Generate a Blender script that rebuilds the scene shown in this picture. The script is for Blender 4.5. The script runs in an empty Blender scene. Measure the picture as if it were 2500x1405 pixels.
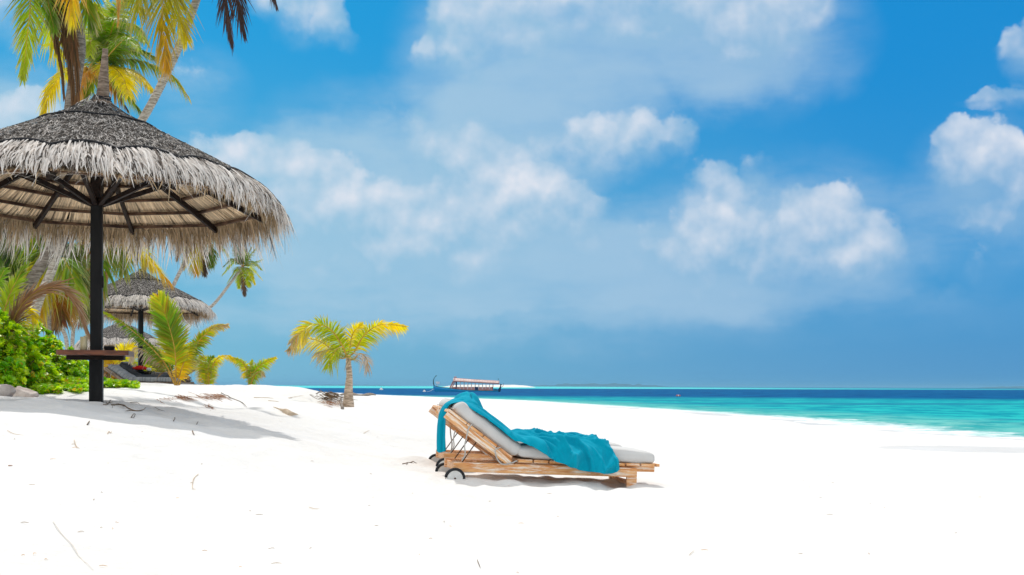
import bpy, math, random
import numpy as np
from mathutils import Vector, Matrix

random.seed(7)
rng = np.random.default_rng(11)
SC = bpy.context.scene
COL = SC.collection
R = math.radians

# ------------------------------------------------------------------ camera
F, CX, HY, RO = 2600.0, 1250.0, 943.3, 0.0039      # focal length / optical centre of the 2500 px wide photograph, roll
cam_d = bpy.data.cameras.new("camera")
cam_d.sensor_width = 36.0
cam_d.lens = 36.0 * F / 2500.0
cam_d.shift_y = (HY - 702.5) / 2500.0
cam_d.clip_start, cam_d.clip_end = 0.1, 60000.0
cam = bpy.data.objects.new("camera", cam_d)
cam.matrix_world = Matrix.Rotation(R(90), 4, 'X') @ Matrix.Rotation(RO, 4, 'Z')
COL.objects.link(cam)
SC.camera = cam

# ------------------------------------------------------------------ colour management, sampling
SC.view_settings.view_transform = 'Standard'
SC.view_settings.look = 'None'
SC.view_settings.gamma = 1.0
SC.view_settings.use_curve_mapping = False
SC.view_settings.exposure = 0.0
SC.render.engine = 'CYCLES'
SC.cycles.use_denoising = True
SC.cycles.max_bounces = 8
SC.cycles.transparent_max_bounces = 8
SC.cycles.sample_clamp_indirect = 6.0

# ------------------------------------------------------------------ sun
SUN = Vector((-0.47, 1.55, 2.75)).normalized()          # direction towards the sun
SUN_EL = math.asin(SUN.z)
SUN_AZ = math.atan2(SUN.x, SUN.y)
sl = bpy.data.lights.new("sun", 'SUN')
sl.energy, sl.angle, sl.color = 2.4, R(0.5), (1.0, 0.97, 0.925)
sun = bpy.data.objects.new("sun", sl)
sun.rotation_euler = (-SUN).to_track_quat('-Z', 'Y').to_euler()
COL.objects.link(sun)


# ------------------------------------------------------------------ node helper
class NT:
    def __init__(self, tree):
        self.t = tree
        tree.nodes.clear()

    def n(self, typ, **kw):
        nd = self.t.nodes.new(typ)
        for k, v in kw.items():
            if k.startswith('i_'):
                key = k[2:]
                key = int(key) if key.isdigit() else key.replace('_', ' ')
                self.put(nd.inputs[key], v)
            else:
                setattr(nd, k, v)
        return nd

    def put(self, sock, v):
        if isinstance(v, bpy.types.NodeSocket):
            self.t.links.new(v, sock)
        elif v is not None:
            if sock.type == 'RGBA' and len(v) == 3:
                v = (*v, 1.0)
            sock.default_value = v

    def m(self, op, a, b=None, c=None, clamp=False):
        nd = self.t.nodes.new('ShaderNodeMath')
        nd.operation, nd.use_clamp = op, clamp
        self.put(nd.inputs[0], a)
        if b is not None: self.put(nd.inputs[1], b)
        if c is not None: self.put(nd.inputs[2], c)
        return nd.outputs[0]

    def v(self, op, a, b=None, scale=None):
        nd = self.t.nodes.new('ShaderNodeVectorMath')
        nd.operation = op
        self.put(nd.inputs[0], a)
        if b is not None: self.put(nd.inputs[1], b)
        if scale is not None: self.put(nd.inputs['Scale'], scale)
        return nd.outputs['Value'] if op in ('LENGTH', 'DOT_PRODUCT', 'DISTANCE') else nd.outputs['Vector']

    def mix(self, fac, a, b, blend='MIX'):
        nd = self.t.nodes.new('ShaderNodeMix')
        nd.data_type, nd.blend_type = 'RGBA', blend
        self.put(nd.inputs[0], fac)
        self.put(nd.inputs[6], a)
        self.put(nd.inputs[7], b)
        return nd.outputs[2]

    def mr(self, val, f0, f1, t0=0.0, t1=1.0, smooth=True):
        nd = self.t.nodes.new('ShaderNodeMapRange')
        nd.interpolation_type = 'SMOOTHSTEP' if smooth else 'LINEAR'
        nd.clamp = True
        for i, x in enumerate((val, f0, f1, t0, t1)):
            self.put(nd.inputs[i], x)
        return nd.outputs[0]

    def noise(self, vec, scale, detail=4, rough=0.55, dist=0.0, color=False, lac=2.0):
        nd = self.n('ShaderNodeTexNoise', i_Vector=vec, i_Scale=scale, i_Detail=detail, i_Roughness=rough, i_Distortion=dist, i_Lacunarity=lac)
        return nd.outputs['Color' if color else 0]

    def xyz(self, vec):
        nd = self.n('ShaderNodeSeparateXYZ', i_0=vec)
        return nd.outputs

    def comb(self, x, y, z):
        return self.n('ShaderNodeCombineXYZ', i_0=x, i_1=y, i_2=z).outputs[0]

    def vscale(self, vec, s):
        return self.v('MULTIPLY', vec, s)


def lin(r, g, b):
    f = lambda c: ((c / 255 + 0.055) / 1.055) ** 2.4 if c > 10 else c / 255 / 12.92
    return (f(r), f(g), f(b))


# ------------------------------------------------------------------ sky (world): Nishita light, a blue gradient and clouds by direction
W = bpy.data.worlds.new("World")
SC.world = W
W.use_nodes = True
W.cycles.sampling_method = 'MANUAL'
W.cycles.sample_map_resolution = 512


def build_sky():
    t = NT(W.node_tree)
    out = t.n('ShaderNodeOutputWorld')
    bg = t.n('ShaderNodeBackground', i_Strength=0.1)
    t.t.links.new(bg.outputs[0], out.inputs[0])
    sky = t.n('ShaderNodeTexSky', sky_type='NISHITA', sun_disc=False, sun_elevation=SUN_EL, sun_rotation=SUN_AZ,
              air_density=1.0, dust_density=0.6, ozone_density=2.0)
    d = t.v('NORMALIZE', t.n('ShaderNodeTexCoord').outputs['Generated'])
    x, y, z = t.xyz(d)
    az = t.m('ARCTAN2', x, y)
    el = t.m('ARCSINE', z)
    up = t.m('MAXIMUM', el, 0.0)
    # clear-sky colour: hazier and greener to the left, deeper to the right and upwards
    side = t.mr(az, -0.5, 0.5)
    low = t.mix(side, lin(124, 190, 216), lin(70, 146, 202))
    mid = t.mix(side, lin(98, 182, 218), lin(52, 150, 212))
    high = t.mix(side, lin(20, 160, 222), lin(0, 138, 210))
    grad = t.mix(t.mr(up, 0.0, 0.13), low, mid)
    grad = t.mix(t.mr(up, 0.10, 0.34), grad, high)
    hole = t.m('MULTIPLY', t.mr(t.m('ABSOLUTE', t.m('SUBTRACT', az, 0.345)), 0.16, 0.0), t.mr(up, 0.1, 0.33))
    grad = t.mix(t.m('MULTIPLY', hole, 0.8), grad, lin(0, 140, 212))
    grad10 = t.v('SCALE', grad, scale=10.0)
    base = t.mix(0.04, grad10, sky.outputs[0])
    # above the picture and behind: unseen sun haze and cloud, brightened for fill light
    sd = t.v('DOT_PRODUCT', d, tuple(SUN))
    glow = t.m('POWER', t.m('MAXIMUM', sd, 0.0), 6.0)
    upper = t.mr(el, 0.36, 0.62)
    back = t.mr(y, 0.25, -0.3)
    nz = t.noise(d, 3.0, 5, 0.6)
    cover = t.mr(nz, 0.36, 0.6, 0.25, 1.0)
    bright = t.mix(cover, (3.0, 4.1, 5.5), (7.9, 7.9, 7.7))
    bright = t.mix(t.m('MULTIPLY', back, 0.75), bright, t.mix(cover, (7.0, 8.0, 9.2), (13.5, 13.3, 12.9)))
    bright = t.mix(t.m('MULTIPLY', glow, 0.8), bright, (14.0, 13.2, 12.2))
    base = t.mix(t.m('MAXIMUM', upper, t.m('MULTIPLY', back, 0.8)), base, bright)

    # ---- clouds: lobes given by direction, edges by noise
    uv = t.comb(az, el, 0.0)
    w1 = t.noise(d, 8.0, 4, 0.55, color=True)
    w2 = t.noise(d, 26.0, 4, 0.6, color=True)
    half = (0.5, 0.5, 0.5)
    uvw = t.v('ADD', uv, t.v('ADD', t.v('SCALE', t.v('SUBTRACT', w1, half), scale=0.050), t.v('SCALE', t.v('SUBTRACT', w2, half), scale=0.022)))
    ux, uy, _ = t.xyz(uvw)

    def lobes(items, tops=False):
        acc, top = None, None
        for px, py, rx, ru, rd, w in items:
            a = math.atan((px - CX) / F)
            e = math.atan((HY - py) / F * math.cos(a))
            k = 1.0 / F
            dx = t.m('MULTIPLY_ADD', ux, 1.0 / (rx * k), -a / (rx * k))
            dy = t.m('SUBTRACT', uy, e)
            dy = t.m('ADD', t.m('MULTIPLY', t.m('MAXIMUM', dy, 0.0), 1.0 / (ru * k)), t.m('MULTIPLY', t.m('MINIMUM', dy, 0.0), 1.0 / (rd * k)))
            q = t.m('MULTIPLY_ADD', dx, dx, t.m('MULTIPLY', dy, dy))
            f = t.m('MULTIPLY', t.m('MAXIMUM', t.m('SUBTRACT', 1.0, q), 0.0), w)
            acc = f if acc is None else t.m('ADD', acc, f)
            if tops:
                top = t.m('MULTIPLY', f, dy) if top is None else t.m('MULTIPLY_ADD', f, dy, top)
        return (acc, t.m('DIVIDE', top, t.m('MAXIMUM', acc, 0.02))) if tops else acc

    puffs, top = lobes([
        (560, 400, 140, 115, 300, 0.91), (700, 430, 200, 125, 280, 0.91), (870, 490, 200, 130, 260, 0.96), (1020, 560, 190, 130, 220, 0.91),
        (1180, 480, 150, 170, 260, 0.96), (1300, 520, 180, 120, 200, 0.81), (1410, 510, 100, 80, 130, 0.57),
        (930, 280, 120, 95, 120, 0.43), (1060, 330, 130, 105, 160, 0.56), (1120, 410, 130, 115, 120, 0.43), (1300, 420, 120, 90, 120, 0.39),
        (1130, 80, 110, 230, 160, 0.75), (1195, 270, 80, 110, 120, 0.6), (1025, 115, 44, 56, 70, 0.58),
        (1870, 80, 170, 220, 150, 1.15), (1690, 0, 300, 190, 170, 1.1), (1400, -20, 380, 190, 170, 1.0), (1240, 30, 200, 150, 170, 0.7), (1980, 0, 90, 110, 80, 0.75),
        (1500, 335, 140, 85, 120, 0.95), (1610, 350, 120, 66, 80, 0.65), (1665, 325, 56, 50, 60, 0.6), (1360, 350, 140, 100, 110, 0.45),
        (1720, 480, 110, 115, 170, 0.59), (1780, 420, 90, 80, 120, 0.42), (1865, 375, 52, 52, 80, 0.42), (1860, 510, 130, 100, 170, 0.56),
        (1985, 500, 84, 66, 100, 0.63), (2050, 560, 150, 140, 200, 0.56), (2060, 465, 46, 52, 80, 0.35), (1650, 560, 110, 90, 130, 0.45),
        (1540, 570, 84, 56, 80, 0.36), (1605, 640, 84, 70, 80, 0.43), (1780, 620, 190, 120, 170, 0.49), (1940, 660, 300, 140, 130, 0.43),
        (2140, 630, 110, 130, 130, 0.39), (1480, 640, 130, 60, 90, 0.28),
        (2385, 395, 120, 145, 180, 1.35), (2480, 430, 120, 125, 170, 1.15), (2345, 310, 50, 46, 80, 0.6), (2450, 215, 84, 38, 40, 0.75),
        (2370, 226, 70, 26, 30, 0.5), (2495, 110, 66, 84, 66, 0.95), (2440, 80, 40, 40, 40, 0.5),
        (2375, 645, 36, 44, 46, 0.38), (2325, 700, 44, 30, 40, 0.34), (2240, 732, 90, 28, 34, 0.34), (2350, 535, 36, 44, 50, 0.34), (2420, 560, 70, 40, 70, 0.36),
        (745, 5, 115, 105, 115, 0.95), (660, -30, 90, 76, 76, 0.66), (820, 60, 62, 70, 60, 0.46), (490, 180, 110, 66, 90, 0.6),
        (20, 300, 130, 80, 140, 1.05), (110, 290, 76, 60, 96, 0.66), (10, 20, 96, 96, 110, 0.8), (110, 175, 86, 96, 90, 0.52),
    ], True)
    veil = lobes([
        (1450, 140, 540, 330, 220, 0.88), (1320, 330, 350, 180, 160, 0.8), (850, 540, 580, 260, 210, 0.82), (1250, 600, 460, 180, 170, 0.6), (1150, 705, 700, 50, 66, 0.45),
        (1500, 670, 460, 130, 150, 0.48), (1880, 600, 440, 250, 200, 0.72), (2430, 480, 220, 220, 220, 0.5), (600, 520, 460, 260, 220, 0.5),
        (470, 200, 160, 100, 110, 0.36), (40, 330, 260, 170, 200, 0.55),
        (1500, 770, 1100, 80, 90, 0.36), (700, 780, 800, 70, 80, 0.32), (1300, 850, 500, 40, 40, 0.2), (1870, 130, 280, 250, 170, 0.6), (930, 300, 300, 140, 170, 0.36),
    ])
    fb = t.noise(d, 10.0, 11, 0.60)
    fs = t.noise(d, 34.0, 8, 0.65)
    vo = t.n('ShaderNodeTexVoronoi', feature='SMOOTH_F1', i_Vector=t.v('ADD', d, t.v('SCALE', t.v('SUBTRACT', w2, half), scale=0.06)),
             i_Scale=30.0, i_Detail=3.0, i_Roughness=0.55, i_Smoothness=0.8).outputs['Distance']
    bil = t.m('SUBTRACT', 0.5, vo)
    n0 = t.m('SUBTRACT', fb, 0.5)
    nfield = t.m('ADD', t.m('MULTIPLY', n0, 1.35), t.m('ADD', t.m('MULTIPLY', bil, 0.26), t.m('MULTIPLY', t.m('SUBTRACT', fs, 0.5), 0.45)))
    gate = t.mr(puffs, 0.0, 0.25)
    pf = t.m('ADD', t.m('MINIMUM', puffs, 1.1), t.m('MULTIPLY', nfield, gate))
    crisp = t.mr(top, -0.40, 0.30)                                   # tops have edges, undersides dissolve
    dens = t.m('MULTIPLY', t.mr(pf, t.mr(crisp, 0, 1, 0.0, 0.27, False), t.mr(crisp, 0, 1, 1.30, 0.60, False)), gate)
    st = t.noise(t.vscale(d, (1.0, 1.0, 3.0)), 6.0, 8, 0.58)
    vf = t.m('ADD', t.m('MINIMUM', veil, 0.85), t.m('MULTIPLY', t.m('SUBTRACT', st, 0.5), t.mr(veil, 0.0, 0.4, 0.0, 1.5)))
    vd = t.mr(vf, -0.05, 1.0)
    # lit tops: the cloud thins out towards the sun
    d2 = t.v('ADD', d, (-0.004, 0.0, 0.013))
    f1 = t.noise(d, 13.0, 4, 0.52)
    fb2 = t.noise(d2, 13.0, 4, 0.52)
    lit = t.m('MULTIPLY', t.m('SUBTRACT', f1, fb2), 2.6)
    shade = t.m('ADD', t.m('ADD', t.m('MULTIPLY_ADD', t.m('ADD', t.m('MINIMUM', puffs, 1.1), t.m('MULTIPLY', n0, 0.5)), 0.50, -0.10), t.m('MULTIPLY', top, 0.34)), t.m('ADD', t.m('MULTIPLY', lit, 1.25), t.m('MULTIPLY', bil, 0.10)), clamp=True)
    ccol = t.mix(shade, t.mix(side, lin(150, 198, 224), lin(142, 184, 219)), lin(226, 231, 241))
    vcol = t.mix(side, lin(174, 208, 228), lin(160, 194, 224))
    c = t.mix(t.m('MULTIPLY', vd, 0.85), base, t.v('SCALE', vcol, scale=10.0))
    c = t.mix(t.m('MULTIPLY', dens, t.m('MULTIPLY_ADD', shade, 0.30, 0.66)), c, t.v('SCALE', ccol, scale=10.0))
    # below the horizon the sky shader only feeds reflections
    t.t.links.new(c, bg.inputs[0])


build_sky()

# ------------------------------------------------------------------ geometry helpers


def P(x, y, Y):
    """world point at distance Y in front of the camera seen at photograph pixel (x, y)"""
    u, v = (x - CX) / F, (HY - y) / F
    c, s = math.cos(RO), math.sin(RO)
    return np.array((Y * (u * c - v * s), Y, Y * (u * s + v * c)))


class Acc:
    """collects vertices, faces and point colours; builds ONE mesh object"""

    def __init__(self):
        self.v, self.f, self.c, self.n = [], {}, [], 0

    def add(self, verts, faces, col=(1, 1, 1)):
        verts = np.asarray(verts, float).reshape(-1, 3)
        col = np.broadcast_to(np.asarray(col, float), (len(verts), 3))
        self.v.append(verts)
        self.c.append(col)
        if not isinstance(faces, dict):
            faces = {np.asarray(faces).shape[1]: np.asarray(faces)}
        for k, a in faces.items():
            self.f.setdefault(k, []).append(np.asarray(a, int) + self.n)
        self.n += len(verts)
        return self

    def build(self, name, mat, parent=None, smooth=True, attrs=None, merge=0.0):
        me = bpy.data.meshes.new(name)
        V = np.concatenate(self.v)
        me.vertices.add(len(V))
        me.vertices.foreach_set('co', V.astype(np.float32).ravel())
        loops, starts, tot, k0 = [], [], 0, 0
        for k, lst in self.f.items():
            a = np.concatenate(lst)
            loops.append(a.ravel())
            starts.append(tot + np.arange(len(a)) * k)
            tot += a.size
        loops, starts = np.concatenate(loops), np.concatenate(starts)
        me.loops.add(len(loops))
        me.loops.foreach_set('vertex_index', loops.astype(np.int32))
        me.polygons.add(len(starts))
        me.polygons.foreach_set('loop_start', starts.astype(np.int32))
        me.polygons.foreach_set('use_smooth', np.full(len(starts), smooth))
        at = me.color_attributes.new('col', 'FLOAT_COLOR', 'POINT')
        C = np.concatenate(self.c)
        at.data.foreach_set('color', np.c_[C, np.ones(len(C))].astype(np.float32).ravel())
        for an, arr in (attrs or {}).items():
            a = me.attributes.new(an, 'FLOAT', 'POINT')
            a.data.foreach_set('value', np.asarray(arr, np.float32))
        me.update(calc_edges=True)
        me.validate()
        if merge:
            import bmesh
            bm = bmesh.new()
            bm.from_mesh(me)
            bmesh.ops.remove_doubles(bm, verts=bm.verts, dist=merge)
            bm.to_mesh(me)
            bm.free()
        me.materials.append(mat)
        o = bpy.data.objects.new(name, me)
        COL.objects.link(o)
        if parent is not None:
            o.parent = parent
        return o


def strips(acc, C, Wd, col):
    """N ribbons of K cross lines; C centres (N,K,3), Wd half-width vectors, col (N,3) or (N,K,3)"""
    N, K, _ = C.shape
    v = np.stack([C - Wd, C + Wd], 2).reshape(-1, 3)
    i = (np.arange(N)[:, None] * K + np.arange(K - 1)[None]) * 2
    q = np.stack([i, i + 1, i + 3, i + 2], -1).reshape(-1, 4)
    col = np.asarray(col, float)
    if col.ndim == 2: col = np.repeat(col[:, None], K, 1)
    acc.add(v, q, np.repeat(col[:, :, None], 2, 2).reshape(-1, 3))


def nrm(a):
    return a / np.maximum(np.linalg.norm(a, axis=-1, keepdims=True), 1e-9)


def tube(acc, pts, rad, n=8, col=(1, 1, 1), cap=True, flat=1.0):
    pts = np.asarray(pts, float)
    K = len(pts)
    rad = np.broadcast_to(np.asarray(rad, float), (K,))
    T = nrm(np.gradient(pts, axis=0))
    ref = np.array((0, 0, 1.0)) if abs(T[:, 2]).mean() < 0.8 else np.array((1.0, 0, 0))
    A = nrm(np.cross(T, ref))
    B = np.cross(T, A)
    th = np.arange(n) / n * 2 * math.pi
    ring = pts[:, None] + rad[:, None, None] * (A[:, None] * np.cos(th)[None, :, None] + B[:, None] * (np.sin(th) * flat)[None, :, None])
    i = np.arange(K - 1)[:, None] * n + np.arange(n)[None]
    j = np.arange(K - 1)[:, None] * n + (np.arange(n)[None] + 1) % n
    f = {4: np.stack([i, j, j + n, i + n], -1).reshape(-1, 4)}
    if cap:
        f[n] = np.array([np.arange(n)[::-1], (K - 1) * n + np.arange(n)]) if n != 4 else np.zeros((0, n), int)
        if n == 4:
            f[4] = np.concatenate([f[4], [np.arange(4)[::-1], (K - 1) * 4 + np.arange(4)]])
    acc.add(ring.reshape(-1, 3), f, np.repeat(np.broadcast_to(np.asarray(col, float), (K, 3))[:, None], n, 1).reshape(-1, 3))


BOXF = np.array([[1, 3, 2, 0], [6, 7, 5, 4], [4, 5, 1, 0], [3, 7, 6, 2], [2, 6, 4, 0], [5, 7, 3, 1]])


def box(acc, lo, hi, M=None, col=(1, 1, 1)):
    lo, hi = np.array(lo, float), np.array(hi, float)
    v = np.array([[(lo, hi)[i][0], (lo, hi)[j][1], (lo, hi)[k][2]] for i in (0, 1) for j in (0, 1) for k in (0, 1)])
    if M is not None:
        v = v @ np.array(M.to_3x3()).T + np.array(M.translation)
    acc.add(v, BOXF, col)


def beam(acc, a, b, w, h, up=(0, 0, 1), col=(1, 1, 1)):
    """square-section bar from a to b, w wide and h deep"""
    a, b = np.array(a, float), np.array(b, float)
    d = nrm(b - a)
    s = np.cross(d, up)
    if np.linalg.norm(s) < 1e-4: s = np.cross(d, (1.0, 0, 0))
    s = nrm(s)
    u = np.cross(s, d)
    v = [p + s * i * w / 2 + u * j * h / 2 for p in (a, b) for i in (-1, 1) for j in (-1, 1)]
    acc.add(v, BOXF, col)


def lathe(acc, prof, n=24, col=(1, 1, 1), cen=(0, 0, 0), close=False):
    prof = np.asarray(prof, float)
    K = len(prof)
    th = np.arange(n) / n * 2 * math.pi
    v = np.stack([prof[:, None, 0] * np.cos(th), prof[:, None, 0] * np.sin(th), np.repeat(prof[:, 1][:, None], n, 1)], -1) + np.array(cen)
    i = np.arange(K - 1)[:, None] * n + np.arange(n)[None]
    j = np.arange(K - 1)[:, None] * n + (np.arange(n)[None] + 1) % n
    acc.add(v.reshape(-1, 3), np.stack([i, j, j + n, i + n], -1).reshape(-1, 4), col)


def blob(acc, c, r, col=(1, 1, 1), n=8, jit=0.0, seed=0):
    """rounded lump: lat-long sphere with a noisy radius"""
    g = np.random.default_rng(seed)
    la = np.linspace(-math.pi / 2, math.pi / 2, n + 1)
    lo = np.arange(2 * n) / (2 * n) * 2 * math.pi
    k = 1 + jit * g.uniform(-1, 1, (n + 1, 2 * n))
    k[0] = k[0, 0]; k[-1] = k[-1, 0]
    v = np.stack([np.cos(la)[:, None] * np.cos(lo) * k, np.cos(la)[:, None] * np.sin(lo) * k, np.sin(la)[:, None] * k], -1) * np.array(r) + np.array(c)
    m = 2 * n
    i = np.arange(n)[:, None] * m + np.arange(m)[None]
    j = np.arange(n)[:, None] * m + (np.arange(m)[None] + 1) % m
    acc.add(v.reshape(-1, 3), np.stack([i, j, j + m, i + m], -1).reshape(-1, 4), col)


def cushion(acc, size, rad, bulge=0.0, n=(24, 10, 4), warp=None, col=(1, 1, 1)):
    """rounded box centred on 0; bulge pushes the big faces out; warp(v) bends it"""
    size = np.array(size) / 2
    faces_all = []
    for ax in range(3):
        for s in (-1, 1):
            a, b = [(1, 2), (2, 0), (0, 1)][ax]
            na, nb = n[a] + 4, n[b] + 4
            def ts(k, half):
                m = np.linspace(-1, 1, n[k])
                e = 1 - rad / half
                return np.concatenate([[-1, -1 + (1 - e) * .33, -1 + (1 - e) * .66], m * e, [1 - (1 - e) * .66, 1 - (1 - e) * .33, 1]])
            ta, tb = ts(a, size[a]), ts(b, size[b])
            A, B = np.meshgrid(ta, tb, indexing='ij')
            v = np.zeros(A.shape + (3,))
            v[..., a], v[..., b], v[..., ax] = A * size[a], B * size[b], s * size[ax]
            inner = np.clip(v, -(size - rad), size - rad)
            d = nrm(v - inner)
            v = inner + d * rad
            if ax == 2: v[..., 2] += s * bulge * (1 - (v[..., 0] / size[0]) ** 4) * (1 - (v[..., 1] / size[1]) ** 4)
            na, nb = A.shape
            i = np.arange(na - 1)[:, None] * nb + np.arange(nb - 1)[None]
            q = np.stack([i, i + nb, i + nb + 1, i + 1], -1).reshape(-1, 4)
            if s < 0: q = q[:, ::-1]
            v = v.reshape(-1, 3)
            if warp is not None: v = warp(v)
            acc.add(v, q, col)


_tab = np.random.default_rng(5).uniform(-1, 1, (256, 256))


def vnoise(x, y):
    x, y = np.asarray(x, float), np.asarray(y, float)
    xi, yi = np.floor(x).astype(int), np.floor(y).astype(int)
    fx, fy = x - xi, y - yi
    fx, fy = fx * fx * fx * (fx * (fx * 6 - 15) + 10), fy * fy * fy * (fy * (fy * 6 - 15) + 10)
    g = lambda i, j: _tab[(xi + i) & 255, (yi + j) & 255]
    return (g(0, 0) * (1 - fx) + g(1, 0) * fx) * (1 - fy) + (g(0, 1) * (1 - fx) + g(1, 1) * fx) * fy


def fbm(x, y, oct=4):
    a, s = 0.0, 1.0
    for k in range(oct):
        a = a + s * vnoise(x * 2 ** k + 17.3 * k, y * 2 ** k + 9.1 * k)
        s *= 0.5
    return a


def tag(o, label=None, cat=None, group=None, kind=None):
    if label: o['label'] = label
    if cat: o['category'] = cat
    if group: o['group'] = group
    if kind: o['kind'] = kind
    return o


def thing(name, label, cat, loc=(0, 0, 0), rot=(0, 0, 0), group=None):
    o = bpy.data.objects.new(name, None)
    o.empty_display_size = 0.2
    COL.objects.link(o)
    o.location, o.rotation_euler = tuple(loc), rot
    return tag(o, label, cat, group)


def copy_tree(o, parent=None):
    kids = [c for c in bpy.data.objects if c.parent == o]
    c = o.copy()
    COL.objects.link(c)
    if parent is not None: c.parent = parent
    for k in kids: copy_tree(k, c)
    return c


def bez(pts, n=14):
    """smooth curve through control points (Catmull-Rom)"""
    p = np.asarray(pts, float)
    p = np.concatenate([[2 * p[0] - p[1]], p, [2 * p[-1] - p[-2]]])
    out, m = [], len(p) - 3
    for t in np.linspace(0, m - 1e-6, n):
        i = int(t); f = t - i
        a, b, c, d = p[i:i + 4]
        out.append(0.5 * (2 * b + (c - a) * f + (2 * a - 5 * b + 4 * c - d) * f ** 2 + (3 * b - a - 3 * c + d) * f ** 3))
    return np.array(out)


# ------------------------------------------------------------------ materials


def new_mat(name):
    m = bpy.data.materials.new(name)
    m.use_nodes = True
    t = NT(m.node_tree)
    out = t.n('ShaderNodeOutputMaterial')
    return m, t, out


def plain(name, lo, hi, rough=0.7, scale=8.0, stretch=(1, 1, 1), detail=5, bump=0.0, bscale=None, spec=0.3, use_col=False, metal=0.0, extra=None, n0=0.35, n1=0.65):
    """surface whose colour wanders between lo and hi with a noise in object space"""
    m, t, out = new_mat(name)
    co = t.vscale(t.n('ShaderNodeTexCoord').outputs['Object'], stretch)
    nz = t.noise(co, scale, detail, 0.6)
    c = t.mix(t.mr(nz, n0, n1), lo, hi)
    if extra is not None:
        c = extra(t, co, c)
    if use_col:
        c = t.mix(1.0, c, t.n('ShaderNodeAttribute', attribute_name='col').outputs['Color'], 'MULTIPLY')
    p = t.n('ShaderNodeBsdfPrincipled', i_Base_Color=c, i_Roughness=rough, i_Metallic=metal, i_Specular_IOR_Level=spec)
    if bump:
        b = t.n('ShaderNodeBump', i_Strength=bump, i_Distance=0.02, i_Height=t.noise(co, bscale or scale * 3, 4, 0.6))
        t.put(p.inputs['Normal'], b.outputs[0])
    t.put(out.inputs[0], p.outputs[0])
    return m


def leafy(name, rough=0.45, spec=0.35, trans=0.5, tcol=(1.25, 1.15, 0.6), vary=0.25):
    """leaf: colour from the mesh, light shining through"""
    m, t, out = new_mat(name)
    a = t.n('ShaderNodeAttribute', attribute_name='col').outputs['Color']
    nz = t.noise(t.n('ShaderNodeTexCoord').outputs['Object'], 6.0, 3, 0.6)
    c = t.mix(1.0, a, t.mix(nz, (1 - vary,) * 3, (1 + vary,) * 3), 'MULTIPLY')
    p = t.n('ShaderNodeBsdfPrincipled', i_Base_Color=c, i_Roughness=rough, i_Specular_IOR_Level=spec)
    tr = t.n('ShaderNodeBsdfTranslucent', i_Color=t.mix(1.0, c, tcol, 'MULTIPLY'))
    mx = t.n('ShaderNodeMixShader', i_0=trans)
    t.put(mx.inputs[1], p.outputs[0]); t.put(mx.inputs[2], tr.outputs[0])
    t.put(out.inputs[0], mx.outputs[0])
    return m


M = {}
M['leaf'] = leafy('palm_leaf')
M['bushleaf'] = leafy('shrub_leaf', rough=0.35, spec=0.5, trans=0.4, tcol=(1.3, 1.2, 0.5))
M['dead'] = leafy('dead_leaf', rough=0.8, spec=0.1, trans=0.25, tcol=(1, 0.95, 0.85))
M['straw'] = leafy('weathered_straw', rough=0.85, spec=0.1, trans=0.3, tcol=(1, 0.95, 0.87), vary=0.3)
M['trunk'] = plain('palm_bark', (0.20, 0.17, 0.14), (0.46, 0.42, 0.37), 0.9, 9.0, (1, 1, 5), 6, 0.7, 14.0, 0.1, use_col=True)
M['rachis'] = plain('frond_stalk', (0.36, 0.20, 0.03), (0.62, 0.36, 0.05), 0.6, 5.0, use_col=True)
# ------------------------------------------------------------------ land, sea, far islands
SEA = -1.35


def _ctrl():
    c = []
    px = lambda x, y, Y: c.append(tuple(P(x, y, Y)))
    for X in (-3, 0, 3): c.append((X, 0.5, -0.80 - 0.02 * X))
    c += [(-2.2, 4.0, -0.72), (0, 4.6, -0.83), (2.2, 4.7, -0.86), (4.5, 5.0, -0.93)]
    px(0, 1012, 8.0); px(120, 1024, 8.05); px(0, 1050, 7.2); px(0, 1200, 5.3); px(250, 1250, 5.6); px(-250, 1010, 8.0); px(330, 1062, 8.4)
    px(520, 1082, 8.8)
    px(235, 986, 12.0); px(60, 985, 10.5); px(-300, 975, 12.0); px(-600, 975, 12.0)
    px(453, 1014, 12.4); px(675, 1061, 11.8); px(753, 1087, 10.2); px(350, 1000, 11.6); px(520, 1045, 10.4)
    px(640, 1150, 8.4); px(420, 1160, 7.0)
    px(150, 958, 15.5); px(-250, 955, 16); px(300, 955, 16.5); px(430, 948, 24); px(560, 947, 25); px(740, 948.5, 22)
    px(560, 992, 15.5); px(700, 1010, 15.0); px(850, 1001, 20); px(640, 965, 20); px(800, 985, 19); px(780, 968, 21.5)
    px(930, 1012, 17)
    for lx, ly, z in ((-0.53, 9.6, -.857), (-0.65, 10.2, -.857), (1.15, 9.95, -.928), (1.03, 10.55, -.928), (-.73, 10.87, -.852), (-.87, 11.5, -.852), (.95, 11.2, -.925), (.3, 9.2, -.892), (.3, 10.4, -.892)):
        c.append((lx, ly, z))
    c += [(-0.8, 14, -0.93), (-0.6, 24, -1.02), (3, 10, -0.97), (5.5, 12, -1.06), (9, 15, -1.16), (6, 22, -1.15), (-1, 50, -1.2), (4, 40, -1.22)]
    c += [(13.7, 28.5, SEA), (11.5, 42, SEA), (9.9, 57, SEA), (15.3, 20, SEA + .02), (16.5, 12, SEA), (18, 4, SEA)]
    c += [(19, 28.5, -1.75), (18, 57, -1.9), (21, 12, -1.7)]
    c += [(-14, 16, -.05), (-14, 25, 0), (-11, 33, -.02), (-20, 33, .05), (-22, 60, 0), (-30, 60, 0), (-8.6, 31.5, -.02), (-12, 45, -.1), (-19, 52, -.3)]
    c += [(-9, 40, -.55), (-13, 60, -.95), (-5, 33, -.6), (-7, 55, -1.1), (-3, 30, -.85)]
    return np.array(c)


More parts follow.
